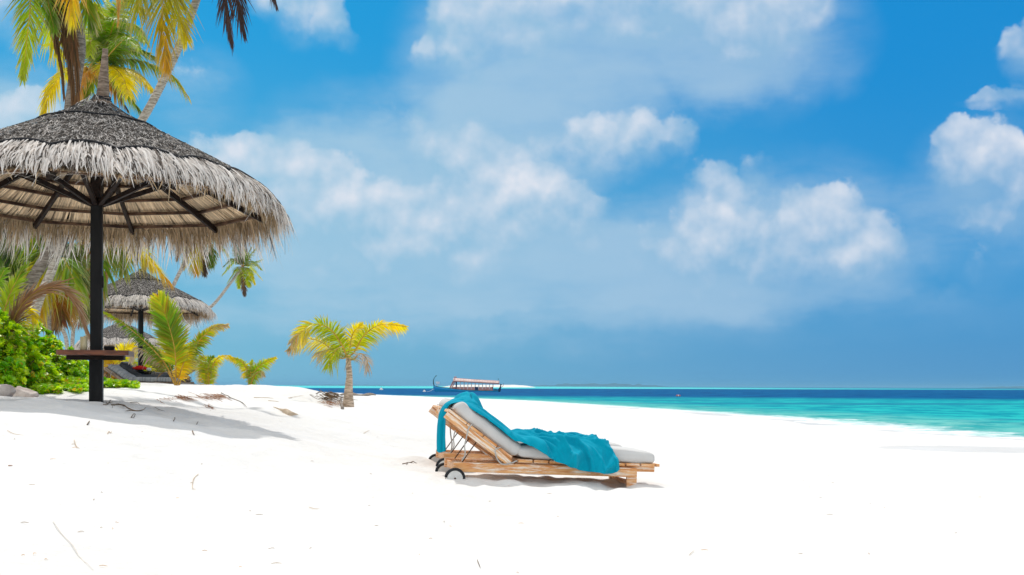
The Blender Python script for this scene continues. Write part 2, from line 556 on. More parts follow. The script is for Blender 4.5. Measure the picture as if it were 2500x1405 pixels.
_C = _ctrl()
_XY = _C[:, :2].copy(); _XY[:, 1] *= 0.8


def _tps(r2):
    return r2 * np.log(r2 + 1e-9)


_n = len(_C)
_A = np.zeros((_n + 3, _n + 3))
_A[:_n, :_n] = _tps(((_XY[:, None] - _XY[None]) ** 2).sum(-1)) + np.eye(_n) * 0.6
_A[:_n, _n] = 1; _A[:_n, _n + 1:] = _XY
_A[_n:, :_n] = _A[:_n, _n:].T
_w = np.linalg.solve(_A, np.r_[_C[:, 2], 0, 0, 0])
_SH = np.array([(-50, 22), (0, 18.5), (10, 17), (20, 15.4), (28.5, 13.7), (57, 9.9), (101, 0.5), (152, -19), (225, -42), (300, -70), (420, -230), (900, -900), (5000, -5000)], float)


def ground(X, Y, fine=True):
    X, Y = np.asarray(X, float), np.asarray(Y, float)
    sh = X.shape
    x, y = X.ravel(), Y.ravel()
    z = np.empty(len(x))
    d = np.interp(y, _SH[:, 0], _SH[:, 1]) - x                    # metres inland of the waterline
    far = SEA + np.clip(d * np.where(d > 0, 0.016, 0.08), -6.0, 1.30)
    far = np.where(x < -6 - .1 * y, np.minimum(far, SEA + 1.3), far)
    for k in range(0, len(x), 40000):
        q = np.c_[x[k:k + 40000], y[k:k + 40000] * 0.8]
        r2 = ((q[:, None] - _XY[None]) ** 2).sum(-1)
        z[k:k + 40000] = _tps(r2) @ _w[:_n] + _w[_n] + q @ _w[_n + 1:]
    m = np.clip((np.hypot(x, y) - 42) / 25, 0, 1)
    m = np.maximum(m, np.clip((-y - 1) / 6, 0, 1))
    m = np.maximum(m, np.clip((np.abs(x) - 24) / 10, 0, 1))
    m = m * m * (3 - 2 * m)
    z = np.clip(z, -3.5, 0.25) * (1 - m) + far * m
    dry = np.clip((z - SEA - 0.05) / 0.25, 0, 1)
    z = z + dry * 0.022 * fbm(x * 0.9, y * 0.9, 3) + 0.012 * fbm(x * 0.3 + 5, y * 0.3, 2)
    if fine:
        # trodden, wind-scoured sand
        rough = dry * (0.35 + 0.65 * np.clip((3.5 - x) / 4, 0, 1)) * np.clip((40 - y) / 20, 0, 1)
        z = z + rough * (0.016 * (1 - np.abs(vnoise(x * 2.1 + 3, y * 2.6))) ** 2 + 0.010 * vnoise(x * 4.3, y * 5.1) - 0.012)
        # ridges under and round the loungers
        g = np.exp(-(((x - 0.3) / 1.3) ** 4 + ((y - 9.95) / 0.8) ** 4))
        z = z + g * (0.030 * vnoise(x * 5.0 + 40, y * 2.6) + 0.012 * vnoise(x * 9 + 4, y * 6))
        z = z + .07 * np.exp(-((x + 1.0) / .22) ** 2 - ((y - 11.42) / .12) ** 2)
        # scoured hollow and ridges by the parasol post
        g2 = np.exp(-(((x + 4.0) / 1.7) ** 4 + ((y - 11.0) / 1.6) ** 4))
        z = z + g2 * 0.050 * (1 - 2 * np.abs(vnoise((x - .35 * y) * 1.5 + 7, (y + .2 * x) * 1.2))) + g2 * .022 * vnoise(x * 4, y * 2.6 + 9) + g2 * .010 * vnoise(x * 9, y * 7 + 9)
    return z.reshape(sh)


def gz(x, y, fine=True):
    return float(ground(np.array([x]), np.array([y]), fine)[0])


_YY = np.concatenate([np.arange(2.5, 30, 0.04), np.geomspace(30, 320, 500)])


def G(x, y):
    """point of the sand seen at photograph pixel (x, y)"""
    p = np.array([P(x, y, 1.0)]) * _YY[:, None]
    hit = np.nonzero(ground(p[:, 0], p[:, 1]) >= p[:, 2])[0]
    if not len(hit): return np.array(P(x, y, 60.0))
    q = p[hit[0]]
    return np.array((q[0], q[1], gz(q[0], q[1])))


def polar(rad, ang):
    A, Rr = np.meshgrid(ang, rad)
    X, Y = Rr * np.sin(A), Rr * np.cos(A)
    nr, na = len(rad), len(ang)
    i = np.arange(nr - 1)[:, None] * na + np.arange(na)[None]
    j = np.arange(nr - 1)[:, None] * na + (np.arange(na)[None] + 1) % na
    return X.ravel(), Y.ravel(), np.stack([i, i + na, j + na, j], -1).reshape(-1, 4)[:, ::-1]


def build_sand():
    m, t, out = new_mat('white_coral_sand')
    geo = t.n('ShaderNodeNewGeometry').outputs['Position']
    n1 = t.noise(geo, 0.7, 5, 0.6)
    n2 = t.noise(geo, 60.0, 3, 0.7)
    c = t.mix(t.mr(n1, .3, .7), (.74, .72, .69), (.80, .785, .765))
    c = t.mix(t.mr(n2, .62, .78), c, (.70, .63, .54))
    vo = t.n('ShaderNodeTexVoronoi', i_Vector=geo, i_Scale=26.0).outputs['Distance']
    speck = t.m('MULTIPLY', t.mr(vo, .09, .04), t.mr(t.noise(geo, 1.3, 3), .5, .62))
    c = t.mix(t.m('MULTIPLY', speck, .55), c, (.42, .30, .19))
    # tan drift lines of fine litter right of the loungers
    xyz = t.xyz(geo)
    band = t.m('MULTIPLY', t.mr(xyz[0], 1.2, 3.0), t.mr(t.m('ABSOLUTE', t.m('SUBTRACT', xyz[1], 12.5)), 5.0, 1.0))
    ln = t.noise(t.vscale(geo, (2.2, 7.0, 1)), 2.2, 6, .7)
    c = t.mix(t.m('MULTIPLY', t.m('MULTIPLY', band, t.mr(ln, .58, .70)), .32), c, (.62, .46, .28))
    wet = t.n('ShaderNodeAttribute', attribute_name='wet').outputs['Fac']
    c = t.mix(wet, c, t.mix(1.0, c, (.70, .72, .75), 'MULTIPLY'))
    bh = t.m('ADD', t.m('MULTIPLY', t.noise(geo, 9.0, 5, .6), 1.0), t.m('MULTIPLY', t.noise(geo, 90.0, 2, .6), .12))
    b = t.n('ShaderNodeBump', i_Strength=.55, i_Distance=.05, i_Height=bh)
    p = t.n('ShaderNodeBsdfPrincipled', i_Base_Color=c, i_Roughness=t.m('MULTIPLY_ADD', wet, -.55, .95), i_Specular_IOR_Level=.15, i_Normal=b.outputs[0])
    t.put(out.inputs[0], p.outputs[0])
    rad = np.concatenate([[.02, .3], np.geomspace(.7, 6.5, 90), np.linspace(6.55, 16.5, 260), np.geomspace(16.6, 60, 130), np.geomspace(62, 900, 70)])
    ang = np.concatenate([np.linspace(-R(34), R(34), 760), np.linspace(R(35), R(325), 110)])
    X, Y, q = polar(rad, ang)
    Z = ground(X, Y)
    # wet arcs the last waves left on the beach
    w = np.zeros(len(X))
    dd = np.interp(Y, _SH[:, 0], _SH[:, 1]) - X
    wob = 1.2 * vnoise(Y * .22, X * 0.05) + .3 * vnoise(Y * .9, X * .4)
    w = np.clip((1.9 + wob - dd) / .25, 0, 1) * (Y > 6) * (Y < 70)
    w2 = np.clip((1 - np.hypot((X - 9.6) / 2.6, (Y - 20.3) / 1.25) + .06 * vnoise(X * 2, Y * 2)) / .04, 0, 1)
    w = np.clip(np.maximum(w * .8, w2 * .6), 0, 1)
    o = Acc().add(np.c_[X, Y, Z], q).build('beach_sand', m, attrs={'wet': w})
    tag(o, kind='structure')


def build_sea():
    m, t, out = new_mat('sea_water')
    geo = t.n('ShaderNodeNewGeometry').outputs['Position']
    x, y, z = t.xyz(geo)
    depth = t.n('ShaderNodeAttribute', attribute_name='depth').outputs['Fac']
    wn = t.noise(t.vscale(geo, (.012, .03, 0)), 1.0, 4, .55)
    wn2 = t.noise(t.vscale(geo, (.45, .5, 0)), 1.0, 7, .70)
    yy = t.m('ADD', y, t.m('MULTIPLY', t.m('SUBTRACT', wn, .5), 40.0))
    yd = t.m('ADD', yy, t.m('MULTIPLY', x, .32))                  # the drop-off comes nearer to the right
    sw = lambda *c: tuple(k * v for k, v in zip((.55, .66, .64), lin(*c)))
    shallow = t.mix(t.mr(wn2, .40, .60), sw(60, 182, 188), sw(150, 226, 220))
    mid = t.mix(t.mr(t.noise(t.vscale(geo, (.34, .26, 0)), 1.0, 7, .70), .40, .60), sw(0, 160, 186), sw(50, 212, 214))
    patch = t.m('MULTIPLY', t.mr(t.noise(t.vscale(geo, (.016, .09, 0)), 1.0, 4, .5), .50, .62), t.mr(yy, 60, 90))
    mid = t.mix(t.m('MULTIPLY', patch, .75), mid, sw(40, 140, 178))
    deep = t.mix(t.mr(t.noise(t.vscale(geo, (.20, .12, 0)), 1.0, 8, .74), .38, .62), lin(0, 66, 118), lin(4, 96, 146))
    reef = t.mix(t.mr(t.noise(t.vscale(geo, (.0012, .004, 0)), 1.0, 4, .6), .4, .6), lin(50, 184, 190), lin(110, 212, 210))
    reef = t.mix(t.mr(x, 0.0, 900.0), reef, sw(20, 130, 172))
    c = t.mix(t.mr(depth, 0.05, .9), shallow, mid)
    c = t.mix(t.mr(yd, 112.0, 165.0), c, deep)
    yr = t.m('ADD', t.m('MULTIPLY', x, -.55), t.m('ADD', y, t.m('MULTIPLY', t.m('SUBTRACT', t.noise(t.vscale(geo, (.003, .003, 0)), 1.0, 3, .5), .5), 160.0)))
    c = t.mix(t.mr(yr, 560.0, 660.0), c, reef)
    c = t.mix(t.mr(y, 6000.0, 16000.0), c, sw(52, 138, 186))
    # foam along the waterline and on small breakers
    fn = t.noise(t.vscale(geo, (.9, 1.3, 0)), 1.6, 6, .65)
    foam = t.mr(t.m('SUBTRACT', t.m('MULTIPLY_ADD', fn, .44, -.14), depth), -.10, .10)
    rows = t.noise(t.vscale(geo, (.10, .5, 0)), 1.0, 5, .65)
    caps = t.m('MULTIPLY', t.m('MULTIPLY', t.mr(rows, .66, .74), t.mr(depth, .7, .1)), .6)
    foam = t.m('MAXIMUM', foam, caps)
    c = t.mix(foam, c, (.86, .89, .89))
    h = t.m('ADD', t.noise(t.vscale(geo, (1.2, 1.8, 0)), 1.0, 5, .65), t.m('MULTIPLY', t.noise(t.vscale(geo, (.25, .4, 0)), 1.0, 3, .6), 2.2))
    b = t.n('ShaderNodeBump', i_Strength=.7, i_Distance=.16, i_Height=h)
    df = t.n('ShaderNodeBsdfDiffuse', i_Color=c, i_Normal=b.outputs[0])
    gl = t.n('ShaderNodeBsdfGlossy', i_Color=(1, 1, 1, 1), i_Roughness=.28, i_Normal=b.outputs[0])
    mx = t.n('ShaderNodeMixShader', i_0=t.m('MULTIPLY_ADD', foam, -.02, .028))
    t.put(mx.inputs[1], df.outputs[0]); t.put(mx.inputs[2], gl.outputs[0])
    t.put(out.inputs[0], mx.outputs[0])
    rad = np.concatenate([np.linspace(9, 60, 240), np.geomspace(60.5, 16000, 190)])
    ang = np.concatenate([np.linspace(-R(32), R(32), 420), np.linspace(R(33), R(327), 90)])
    X, Y, q = polar(rad, ang)
    D = SEA - ground(X, Y)
    near = np.clip((70 - Y) / 40, 0, 1)
    Z = SEA + near * (.035 * fbm(X * .35, Y * .9, 4) + .05 * np.clip(vnoise(X * .12, Y * .45), 0, 1) ** 2)
    o = Acc().add(np.c_[X, Y, Z], q).build('sea', m, attrs={'depth': D + (SEA - Z)})
    tag(o, kind='structure')


def mound(name, x0, x1, ytop, Y, depth, mat, rough, seed, flat=1.4):
    """long low island: a hump across the line of sight with real depth"""
    a, b = P(x0, HY, Y)[0], P(x1, HY, Y)[0]
    nx, ny = 120, 14
    s, d = np.meshgrid(np.linspace(0, 1, nx), np.linspace(-1, 1, ny), indexing='ij')
    h = P((x0 + x1) / 2, ytop, Y)[2] - SEA + .4
    env = (1 - np.abs(2 * s - 1) ** flat) * np.sqrt(np.clip(1 - d * d, 0, 1))
    X, Yv = a + (b - a) * s, Y + depth * d
    Z = SEA - .4 + h * env * (1 + rough * fbm(s * 22 + seed, d * 2 + seed, 4))
    i = np.arange(nx - 1)[:, None] * ny + np.arange(ny - 1)[None]
    q = np.stack([i, i + ny, i + ny + 1, i + 1], -1).reshape(-1, 4)
    o = Acc().add(np.stack([X, Yv, Z], -1).reshape(-1, 3), q).build(name, mat)
    return tag(o, kind='structure')


build_sand()
build_sea()
M['bank'] = plain('sandbank_sand', (.74, .70, .62), (.84, .81, .75), .95, .05)
M['isle'] = plain('far_wooded_island', (.025, .055, .05), (.05, .085, .07), .9, .02)
mound('sandbank', 1080, 1310, 939.8, 1250.0, 60.0, M['bank'], .05, 1, 5)
mound('far_island', 1285, 1640, 939.0, 8500.0, 300.0, M['isle'], .55, 3, 2.5)
mound('far_island', 2390, 2640, 944.0, 9000.0, 300.0, M['isle'], .5, 9)
mound('far_island', 690, 1020, 940.0, 9500.0, 300.0, M['isle'], .5, 5)
# ------------------------------------------------------------------ thatched parasols
M['post'] = plain('black_painted_wood', (.005, .0045, .0045), (.012, .011, .011), .5, 3.0, (4, 4, 1), 5, .12, 40, .18)
M['rafter'] = plain('dark_stained_timber', (.009, .005, .004), (.026, .014, .010), .6, 4.0, (5, 5, 5), 4, .15, 20, .2)
M['batten'] = plain('reddish_batten_wood', (.035, .016, .009), (.15, .085, .05), .65, 2.2, (3, 3, 3), 5, .2, 20, .25)
M['table'] = plain('oiled_red_hardwood', (.10, .030, .014), (.22, .070, .030), .42, 3.0, (1, 9, 9), 5, .2, 12, .4)
M['rope'] = plain('black_rope', (.008, .008, .010), (.02, .02, .024), .8, 30)
M['net'] = plain('black_net_cord', (.010, .010, .012), (.018, .018, .02), .8, 30)
M['lining'] = leafy('straw_lining', rough=.85, spec=.1, trans=.02, vary=.3)
M['core'] = plain('thatch_core', (.05, .042, .035), (.11, .09, .075), .95, 12)
M['under'] = plain('straw_lining', (.26, .18, .10), (.42, .31, .19), .9, 5)

RE, ZE, SL = 1.86, 2.20, 0.45                # eave ring radius, its height over the foot, slope of the lining
NR = 10                                      # rafters
PROF = np.array([(.06, 3.50), (.10, 3.43), (.2, 3.335), (.34, 3.235), (.6, 3.105), (1.0, 2.905), (1.4, 2.705), (1.65, 2.57), (1.85, 2.435), (1.98, 2.32), (2.06, 2.22)])


def roof_z(r): return np.interp(r, PROF[:, 0], PROF[:, 1])


def rope_r(a): return 1.80 - 0.115 * np.abs(np.sin(a * 9.0 + .4)) ** .8 + .03 * np.sin(a * 2 + 1)


def straw_cols(n, g):
    k = g.uniform(0, 1, n)
    c = np.array((.48, .43, .39)) + (np.array((.95, .90, .86)) - np.array((.48, .43, .39))) * (k ** .5)[:, None]
    dk = g.uniform(0, 1, n) < .13
    c[dk] = np.array((.10, .082, .07)) * g.uniform(.6, 1.6, (dk.sum(), 1))
    return c


def polar3(r, a, z): return np.stack([r * np.cos(a), r * np.sin(a), z], -1)


def make_parasol(name, label, phase, table_label=None):
    g = np.random.default_rng(21)
    root = thing(name, label, 'beach parasol', group='thatched beach parasols')
    # post: thicker sleeve below the table, slimmer above
    a = Acc()
    box(a, (-.070, -.070, -.7), (.070, .070, .55))
    box(a, (-.062, -.062, .5502), (.062, .062, 2.27))
    po = a.build('post', M['post'], root, False)
    a = Acc(); box(a, (.0625, -.055, 1.30), (.076, -.01, 1.43)); a.build('junction_box', M['rafter'], po, False)
    po.rotation_euler.z = R(15)
    a = Acc(); beam(a, (0, 0, 2.27), (0, 0, 3.02), .11, .11, (0, 1, 0)); a.build('king_post', M['rafter'], root, False)
    for k in range(NR):
        th = phase + k * 2 * math.pi / NR
        a = Acc()
        p = lambda r, dz: (r * math.cos(th), r * math.sin(th), ZE + (RE - r) * SL + dz)
        beam(a, p(.06, 0), p(RE + .03, 0), .040, .062, (0, 0, 1))
        a.build('rafter', M['rafter'], root, False)
        a = Acc()
        beam(a, (.07 * math.cos(th), .07 * math.sin(th), 2.24), p(.92, -.035), .042, .05, (0, 0, 1))
        a.build('strut', M['rafter'], root, False)
    for r in (RE, 1.58, 1.30, 1.03, .76, .5):
        a = Acc()
        for k in range(NR):
            t0, t1 = phase + k * 2 * math.pi / NR, phase + (k + 1) * 2 * math.pi / NR
            z = ZE + (RE - r) * SL + .055
            q = [(r * math.cos(t), r * math.sin(t), z + g.uniform(-.006, .006)) for t in (t0, t1)]
            beam(a, q[0], q[1],   .045, .034, (0, 0, 1), col=(1, 1, 1))
        a.build('batten', M['batten'], root, False)
    # straw lining: rows of straw laid over the battens, seen from below
    a = Acc()
    for r0, r1 in ((1.98, 1.50), (1.64, 1.22), (1.36, .95), (1.09, .68), (.82, .42), (.56, .08)):
        n = int(1150 * (r0 + .35))
        an = g.uniform(0, 2 * math.pi, n)
        fl = np.cos(math.pi / NR) / np.cos((an - phase) % (2 * math.pi / NR) - math.pi / NR)
        rr = np.linspace(0, 1, 4)[None] * (r1 - r0) + r0 + g.uniform(-.02, .03, (n, 1))
        rr = rr * fl[:, None]
        aa = an[:, None] + g.normal(0, .018, (n, 1)) * np.linspace(-1, 1, 4)[None] / np.maximum(rr, .3)
        z = ZE + (RE - rr / fl[:, None]) * SL + .088 + g.uniform(0, .02, (n, 1)) + np.linspace(0, .03, 4)[None]
        C = polar3(rr, aa, z)
        w = polar3(np.zeros_like(rr) + .0, aa, np.zeros_like(rr)) + np.stack([-np.sin(aa), np.cos(aa), g.uniform(-.5, .5, (n, 1)) * np.ones_like(aa)], -1) * g.uniform(.005, .010, (n, 1, 1))
        c = np.array((.86, .66, .42)) * g.uniform(.6, 1.2, (n, 1)) + np.array((0, 0, .02))
        dk = g.uniform(0, 1, n) < .10
        c[dk] *= .35
        strips(a, C, w, c)
    a.build('straw_lining', M['lining'], root)
    # solid body of the thatch (keeps light out)
    a = Acc()
    low = np.array([(.02, ZE + RE * SL + .15), (1.0, ZE + (RE - 1.0) * SL + .14), (1.97, ZE - .11 * SL + .125)])
    lathe(a, np.concatenate([low, np.stack([PROF[::-1, 0] - .02, PROF[::-1, 1] - .03], 1)[1:]]), 60, (.6, .6, .6))
    a.build('thatch_core', M['core'], root)
    # netted thatch: short blades pressed down by a black net
    a = Acc()
    n = 27000
    rr = np.sqrt(g.uniform(.0004, 1.0, n)) * 1.82 + .03
    an = g.uniform(0, 2 * math.pi, n)
    keep = rr < rope_r(an) + .04
    rr, an = rr[keep], an[keep]; n = len(rr)
    L = g.uniform(.04, .11, n)
    tw = g.normal(0, .62, n)
    tt = np.linspace(0, 1, 3)
    r_ = rr[:, None] + (L * np.cos(tw))[:, None] * tt
    a_ = an[:, None] + (L * np.sin(tw))[:, None] * tt / np.maximum(rr, .15)[:, None]
    z_ = roof_z(r_) + g.uniform(-.012, .016, (n, 1)) + np.array((0, .014, 0))[None] * g.uniform(-.5, 1.3, (n, 1))
    C = polar3(r_, a_, z_)
    T = nrm(C[:, 2] - C[:, 0])
    up = nrm(np.stack([np.cos(an) * .45, np.sin(an) * .45, np.ones(n)], -1) + g.normal(0, .35, (n, 3)))
    S = nrm(np.cross(T, up))
    w = S[:, None] * g.uniform(.0022, .0058, (n, 1, 1)) * np.array((.8, 1, .4))[None, :, None]
    c = straw_cols(n, g) * .80
    dk = g.uniform(0, 1, n) < .36
    c[dk] *= .16
    strips(a, C, w, c)
    a.build('netted_thatch', M['straw'], root)
    # the net itself
    a = Acc()
    m, kk = 88, 30
    for sgn in (-1, 1):
        for i in range(m):
            u = np.linspace(0, 1, kk)
            r0 = .22 + u * 1.56
            aa = i * 2 * math.pi / m + sgn * np.log(r0 / .22) * .95
            ok = r0 < rope_r(aa)
            C = polar3(r0, aa, roof_z(r0) + .022)[ok]
            if len(C) < 3: continue
            S = nrm(np.cross(np.gradient(C, axis=0), (0, 0, 1.0))) * .0028
            strips(a, C[None], S[None], np.ones((1, 3)))
    a.build('net', M['net'], root)
    # rope round the edge of the net
    aa = np.linspace(0, 2 * math.pi, 361)
    for nm, rad, rr in (('edge_rope', .018, rope_r(aa)), ('collar_rope', .011, .62 + .02 * np.sin(aa * 9) + .01 * np.sin(aa * 5))):
        a = Acc(); tube(a, polar3(rr, aa, roof_z(rr) + .028), rad, 6, cap=False); a.build(nm, M['rope'], root)
    # fringe: long pale blades over the eave, drooping
    a = Acc()
    n = 8200
    an = g.uniform(0, 2 * math.pi, n)
    cl = .5 + .5 * vnoise(an * 11, an * 0 + 3)                    # clumps
    start = rope_r(an) - .03 + g.uniform(0, 1, n) ** 1.1 * .30
    L = .04 + g.uniform(0, 1, n) ** 2.3 * .40 + .11 * cl ** 2
    out_len = np.clip(2.08 - .12 * (.5 - .5 * np.sin(an)) - start + g.uniform(-.10, .06, n), .06, None)       # runs down the slope before it hangs
    front = .5 - .5 * np.sin(an)                                   # open side hangs shorter
    L = L * (1.0 - .74 * front)
    nc = 210
    ci = np.round(an * nc / (2 * math.pi)).astype(int) % nc
    cc_ = (np.round(an * nc / (2 * math.pi)) + g.normal(0, .25, nc)[ci]) * 2 * math.pi / nc
    L = L * g.uniform(.55, 1.45, nc)[ci]
    sw = g.normal(0, .12, n) + g.normal(0, .12, nc)[ci]
    K = 6
    tt = np.linspace(0, 1, K)[None]
    tot = (out_len + L)[:, None] * tt
    on = np.minimum(tot, out_len[:, None])
    off = np.maximum(tot - out_len[:, None], 0)
    r_ = start[:, None] + on + off * g.uniform(.12, .42, (n, 1))
    z_ = roof_z(np.minimum(start[:, None] + on, 2.06)) - np.maximum(start[:, None] + on - 2.06, 0) * .9
    z_ = z_ - off * g.uniform(.75, .98, (n, 1)) + g.uniform(-.01, .04, (n, 1)) * (1 - tt) + .03 * np.sin(tt * 3.1) * g.uniform(-.3, 1.2, (n, 1))
    a_ = an[:, None] + (cc_ - an)[:, None] * .72 * tt ** 1.5 + (sw[:, None] * tot + g.normal(0, .03, (n, 1)) * tt ** 2) / r_
    C = polar3(r_, a_, z_)
    T = nrm(np.gradient(C, axis=1))
    side = nrm(np.cross(T, nrm(np.stack([np.cos(a_), np.sin(a_), np.ones_like(a_)], -1) + g.normal(0, .45, (n, 1, 3)))))
    w = side * (g.uniform(.0035, .0105, (n, 1)) * np.array((.7, 1, 1, .85, .6, .12))[None])[..., None]
    strips(a, C, w, straw_cols(n, g))
    a.build('fringe', M['straw'], root)
    # tan strands on the inside of the eave, not bleached by the sun
    a = Acc()
    n = 3400
    an = g.uniform(0, 2 * math.pi, n)
    an = an[np.sin(an) > -.35 + .25 * g.normal(0, 1, n)]; n = len(an)
    nc = 260
    ci = (an * nc / (2 * math.pi)).astype(int) % nc
    cc_ = (ci + .5) * 2 * math.pi / nc
    L = g.uniform(.08, .30, n) * g.uniform(.4, 1.5, nc)[ci] * (1 - .55 * (.5 - .5 * np.sin(an))) + .05
    tt = np.linspace(0, 1, 5)[None]
    r0 = g.uniform(1.80, 1.93, n)
    r_ = r0[:, None] + L[:, None] * (.42 * tt - .12 * tt ** 2)
    z_ = (ZE + (RE - r0) * SL + .085)[:, None] - L[:, None] * (.25 * tt + .75 * tt ** 1.5) - .02 * tt
    a_ = an[:, None] + (cc_ - an)[:, None] * .8 * tt ** 1.4 + g.normal(0, .03, (n, 1)) * tt
    C = polar3(r_, a_, z_)
    S = nrm(np.cross(nrm(np.gradient(C, axis=1)), np.stack([np.cos(a_), np.sin(a_), np.ones_like(a_) * .3], -1) + g.normal(0, .3, (n, 1, 3))))
    w = S * (g.uniform(.004, .009, (n, 1)) * np.array((1, 1, .9, .6, .15))[None])[..., None]
    strips(a, C, w, np.array((.56, .42, .27)) * g.uniform(.45, 1.3, (n, 1)))
    a.build('inner_fringe', M['straw'], root)
    a = Acc()
    # loose thin strands
    n = 900
    an = g.uniform(0, 2 * math.pi, n)
    r0 = g.uniform(1.85, 2.1, n)
    L = g.uniform(.15, .6, n) * (1 - .75 * (.5 - .5 * np.sin(an)))
    tt = np.linspace(0, 1, 6)[None]
    r_ = r0[:, None] + L[:, None] * (g.uniform(.2, .7, (n, 1)) * tt - .25 * tt ** 2)
    z_ = roof_z(r0)[:, None] - .04 + L[:, None] * (g.uniform(-.2, .25, (n, 1)) * tt - .8 * tt ** 2)
    a_ = an[:, None] + g.normal(0, .09, (n, 1)) * tt
    C = polar3(r_, a_, z_)
    S = nrm(np.cross(nrm(np.gradient(C, axis=1)), (0.3, 0.2, 1.0))) * .0022
    strips(a, C, S, straw_cols(n, g) * .8)
    a.build('loose_strands', M['straw'], root)
    # wrapped trunk-like cap
    a = Acc()
    zz = np.linspace(3.36, 3.99, 26)
    rad = np.interp(zz, [3.36, 3.42, 3.5, 3.62, 3.93, 3.965, 3.975, 3.99], [.14, .080, .068, .058, .032, .032, .042, .030])
    rad = rad * (1 + .04 * np.sin(np.arange(26) * 2.4) + .02 * g.normal(0, 1, 26))
    tube(a, np.stack([.055 + (zz - 3.36) * .05, zz * 0, zz], -1), rad, 14, (.75, .62, .54))
    cap = a.build('finial', M['trunk'], root)
    a = Acc()
    for z, r in ((3.425, .085), (3.445, .080), (3.41, .092)):
        th = np.linspace(0, 2 * math.pi, 40)
        tube(a, polar3(r + .004 * np.sin(th * 7), th, z + .006 * np.sin(th * 3 + z * 90)) + np.array((.058, 0, 0)), .0055, 5, cap=False)
    a.build('binding', M['rope'], cap)
    return root


def octagon(acc, r, z0, z1, ch, rot):
    """square top with cut corners"""
    p = [(r, -ch), (r, ch), (ch, r), (-ch, r), (-r, ch), (-r, -ch), (-ch, -r), (ch, -r)]
    c, s = math.cos(rot), math.sin(rot)
    p = [(x * c - y * s, x * s + y * c) for x, y in p]
    v = [(x, y, z) for z in (z0, z1) for x, y in p]
    acc.add(v, {8: np.array([list(range(7, -1, -1)), list(range(8, 16))]), 4: np.array([[i, (i + 1) % 8, 8 + (i + 1) % 8, 8 + i] for i in range(8)])})


big = make_parasol('thatched_parasol', 'large nearest thatched parasol on a black square post with a reddish wooden table', R(62))
a = Acc(); octagon(a, .372, .535, .588, .352, R(15)); tb = a.build('tabletop', M['table'], big, False)
a = Acc()
for dx in (-.11, .11): pass
box(a, (-.30, -.12, .488), (.30, -.09, .534)); box(a, (-.30, .09, .488), (.30, .12, .534)); box(a, (-.30, -.0895, .488), (-.27, .0895, .534)); box(a, (.27, -.0895, .488), (.30, .0895, .534))
o = a.build('table_support', M['rafter'], big, False); o.rotation_euler.z = R(15)
BP = P(235, 985, 12.0)
big.location = tuple(BP)
big.rotation_euler = (0, 0, 0)

for i, (px, py, Y, sc, rz, lab) in enumerate((
        (343, 943.5, 31.5, 1.0, 20, 'grey thatched parasol in the middle distance, its round dark table holding a red hat'),
        (296, 955.0, 52.0, 1.0, 75, 'farthest and smallest thatched parasol, half hidden behind the middle one'))):
    kids = [c for c in bpy.data.objects if c.parent == big and c.name.split('.')[0] not in ('tabletop', 'table_support')]
    c = big.copy(); COL.objects.link(c)
    for k in kids: copy_tree(k, c)
    c['label'] = lab
    c.location = tuple(P(px, py, Y)); c.rotation_euler = (0, 0, R(rz)); c.scale = (sc, sc, sc)
    if i == 0:
        mid = c
        for k in bpy.data.objects:
            if k.parent == c and k.name.startswith('finial'):          # this one's cap leans
                q = Matrix.Rotation(R(-rz), 4, 'Z') @ Matrix.Rotation(R(17), 4, 'Y') @ Matrix.Rotation(R(rz), 4, 'Z')
                k.matrix_local = Matrix.Translation((0, 0, 3.4)) @ q @ Matrix.Translation((0, 0, -3.4))
        b = Acc(); lathe(b, [(0.001, .40), (.36, .40), (.41, .415), (.41, .44), (.40, .445), (.001, .445)], 32)
        b.build('tabletop', M['post'], c)
        b = Acc(); beam(b, (-.3, 0, .375), (.3, 0, .375), .06, .045, (0, 0, 1)); b.build('table_support', M['post'], c, False)


# things on the tables
def on_big(x, y, z=.588): return BP + np.array((x, y, z))


M['bamboo'] = plain('dried_bamboo', (.50, .40, .20), (.68, .58, .36), .5, 4, (6, 6, 1), 5, .2, 20)
M['bowl'] = plain('black_ceramic', (.012, .012, .013), (.02, .02, .02), .35, 8)
M['shell'] = plain('shell_filling', (.35, .24, .14), (.62, .50, .38), .8, 30)


def bamboo_pot(loc, label, s=1.0):
    r = thing('bamboo_container', label, 'container', loc)
    a = Acc(); lathe(a, np.array([(.001, 0), (.036, 0), (.037, .05), (.0385, .055), (.037, .06), (.037, .155), (.032, .155), (.030, .02), (.001, .02)]) * s, 20)
    a.build('cup', M['bamboo'], r)
    a = Acc(); tube(a, np.array([(.012, .035, .155), (.012, .036, .185), (.0, .036, .19)]) * s, .006 * s, 6); box(a, np.array((-.012, .026, .152)) * s, np.array((.028, .036, .168)) * s)
    a.build('hanging_tab', M['bamboo'], r, False)
    return r


bamboo_pot(on_big(-.10, -.11), 'pale bamboo container on the reddish table, against the black post')
r = thing('ash_bowl', 'small black bowl full of brown bits on the reddish table', 'bowl', on_big(.165, -.05))
a = Acc(); lathe(a, [(.001, 0), (.048, 0), (.062, .045), (.064, .052), (.058, .052), (.050, .03), (.001, .028)], 22); a.build('bowl', M['bowl'], r)
a = Acc()
g = np.random.default_rng(3)
for k in range(46):
    q, rr = g.uniform(0, 6.28), math.sqrt(g.uniform(0, 1)) * .05
    blob(a, (rr * math.cos(q), rr * math.sin(q), .05 + g.uniform(0, .014)), g.uniform(.005, .010, 3), (g.uniform(.6, 1.3),) * 3, 3, .2, k)
a.build('filling', M['shell'], r)

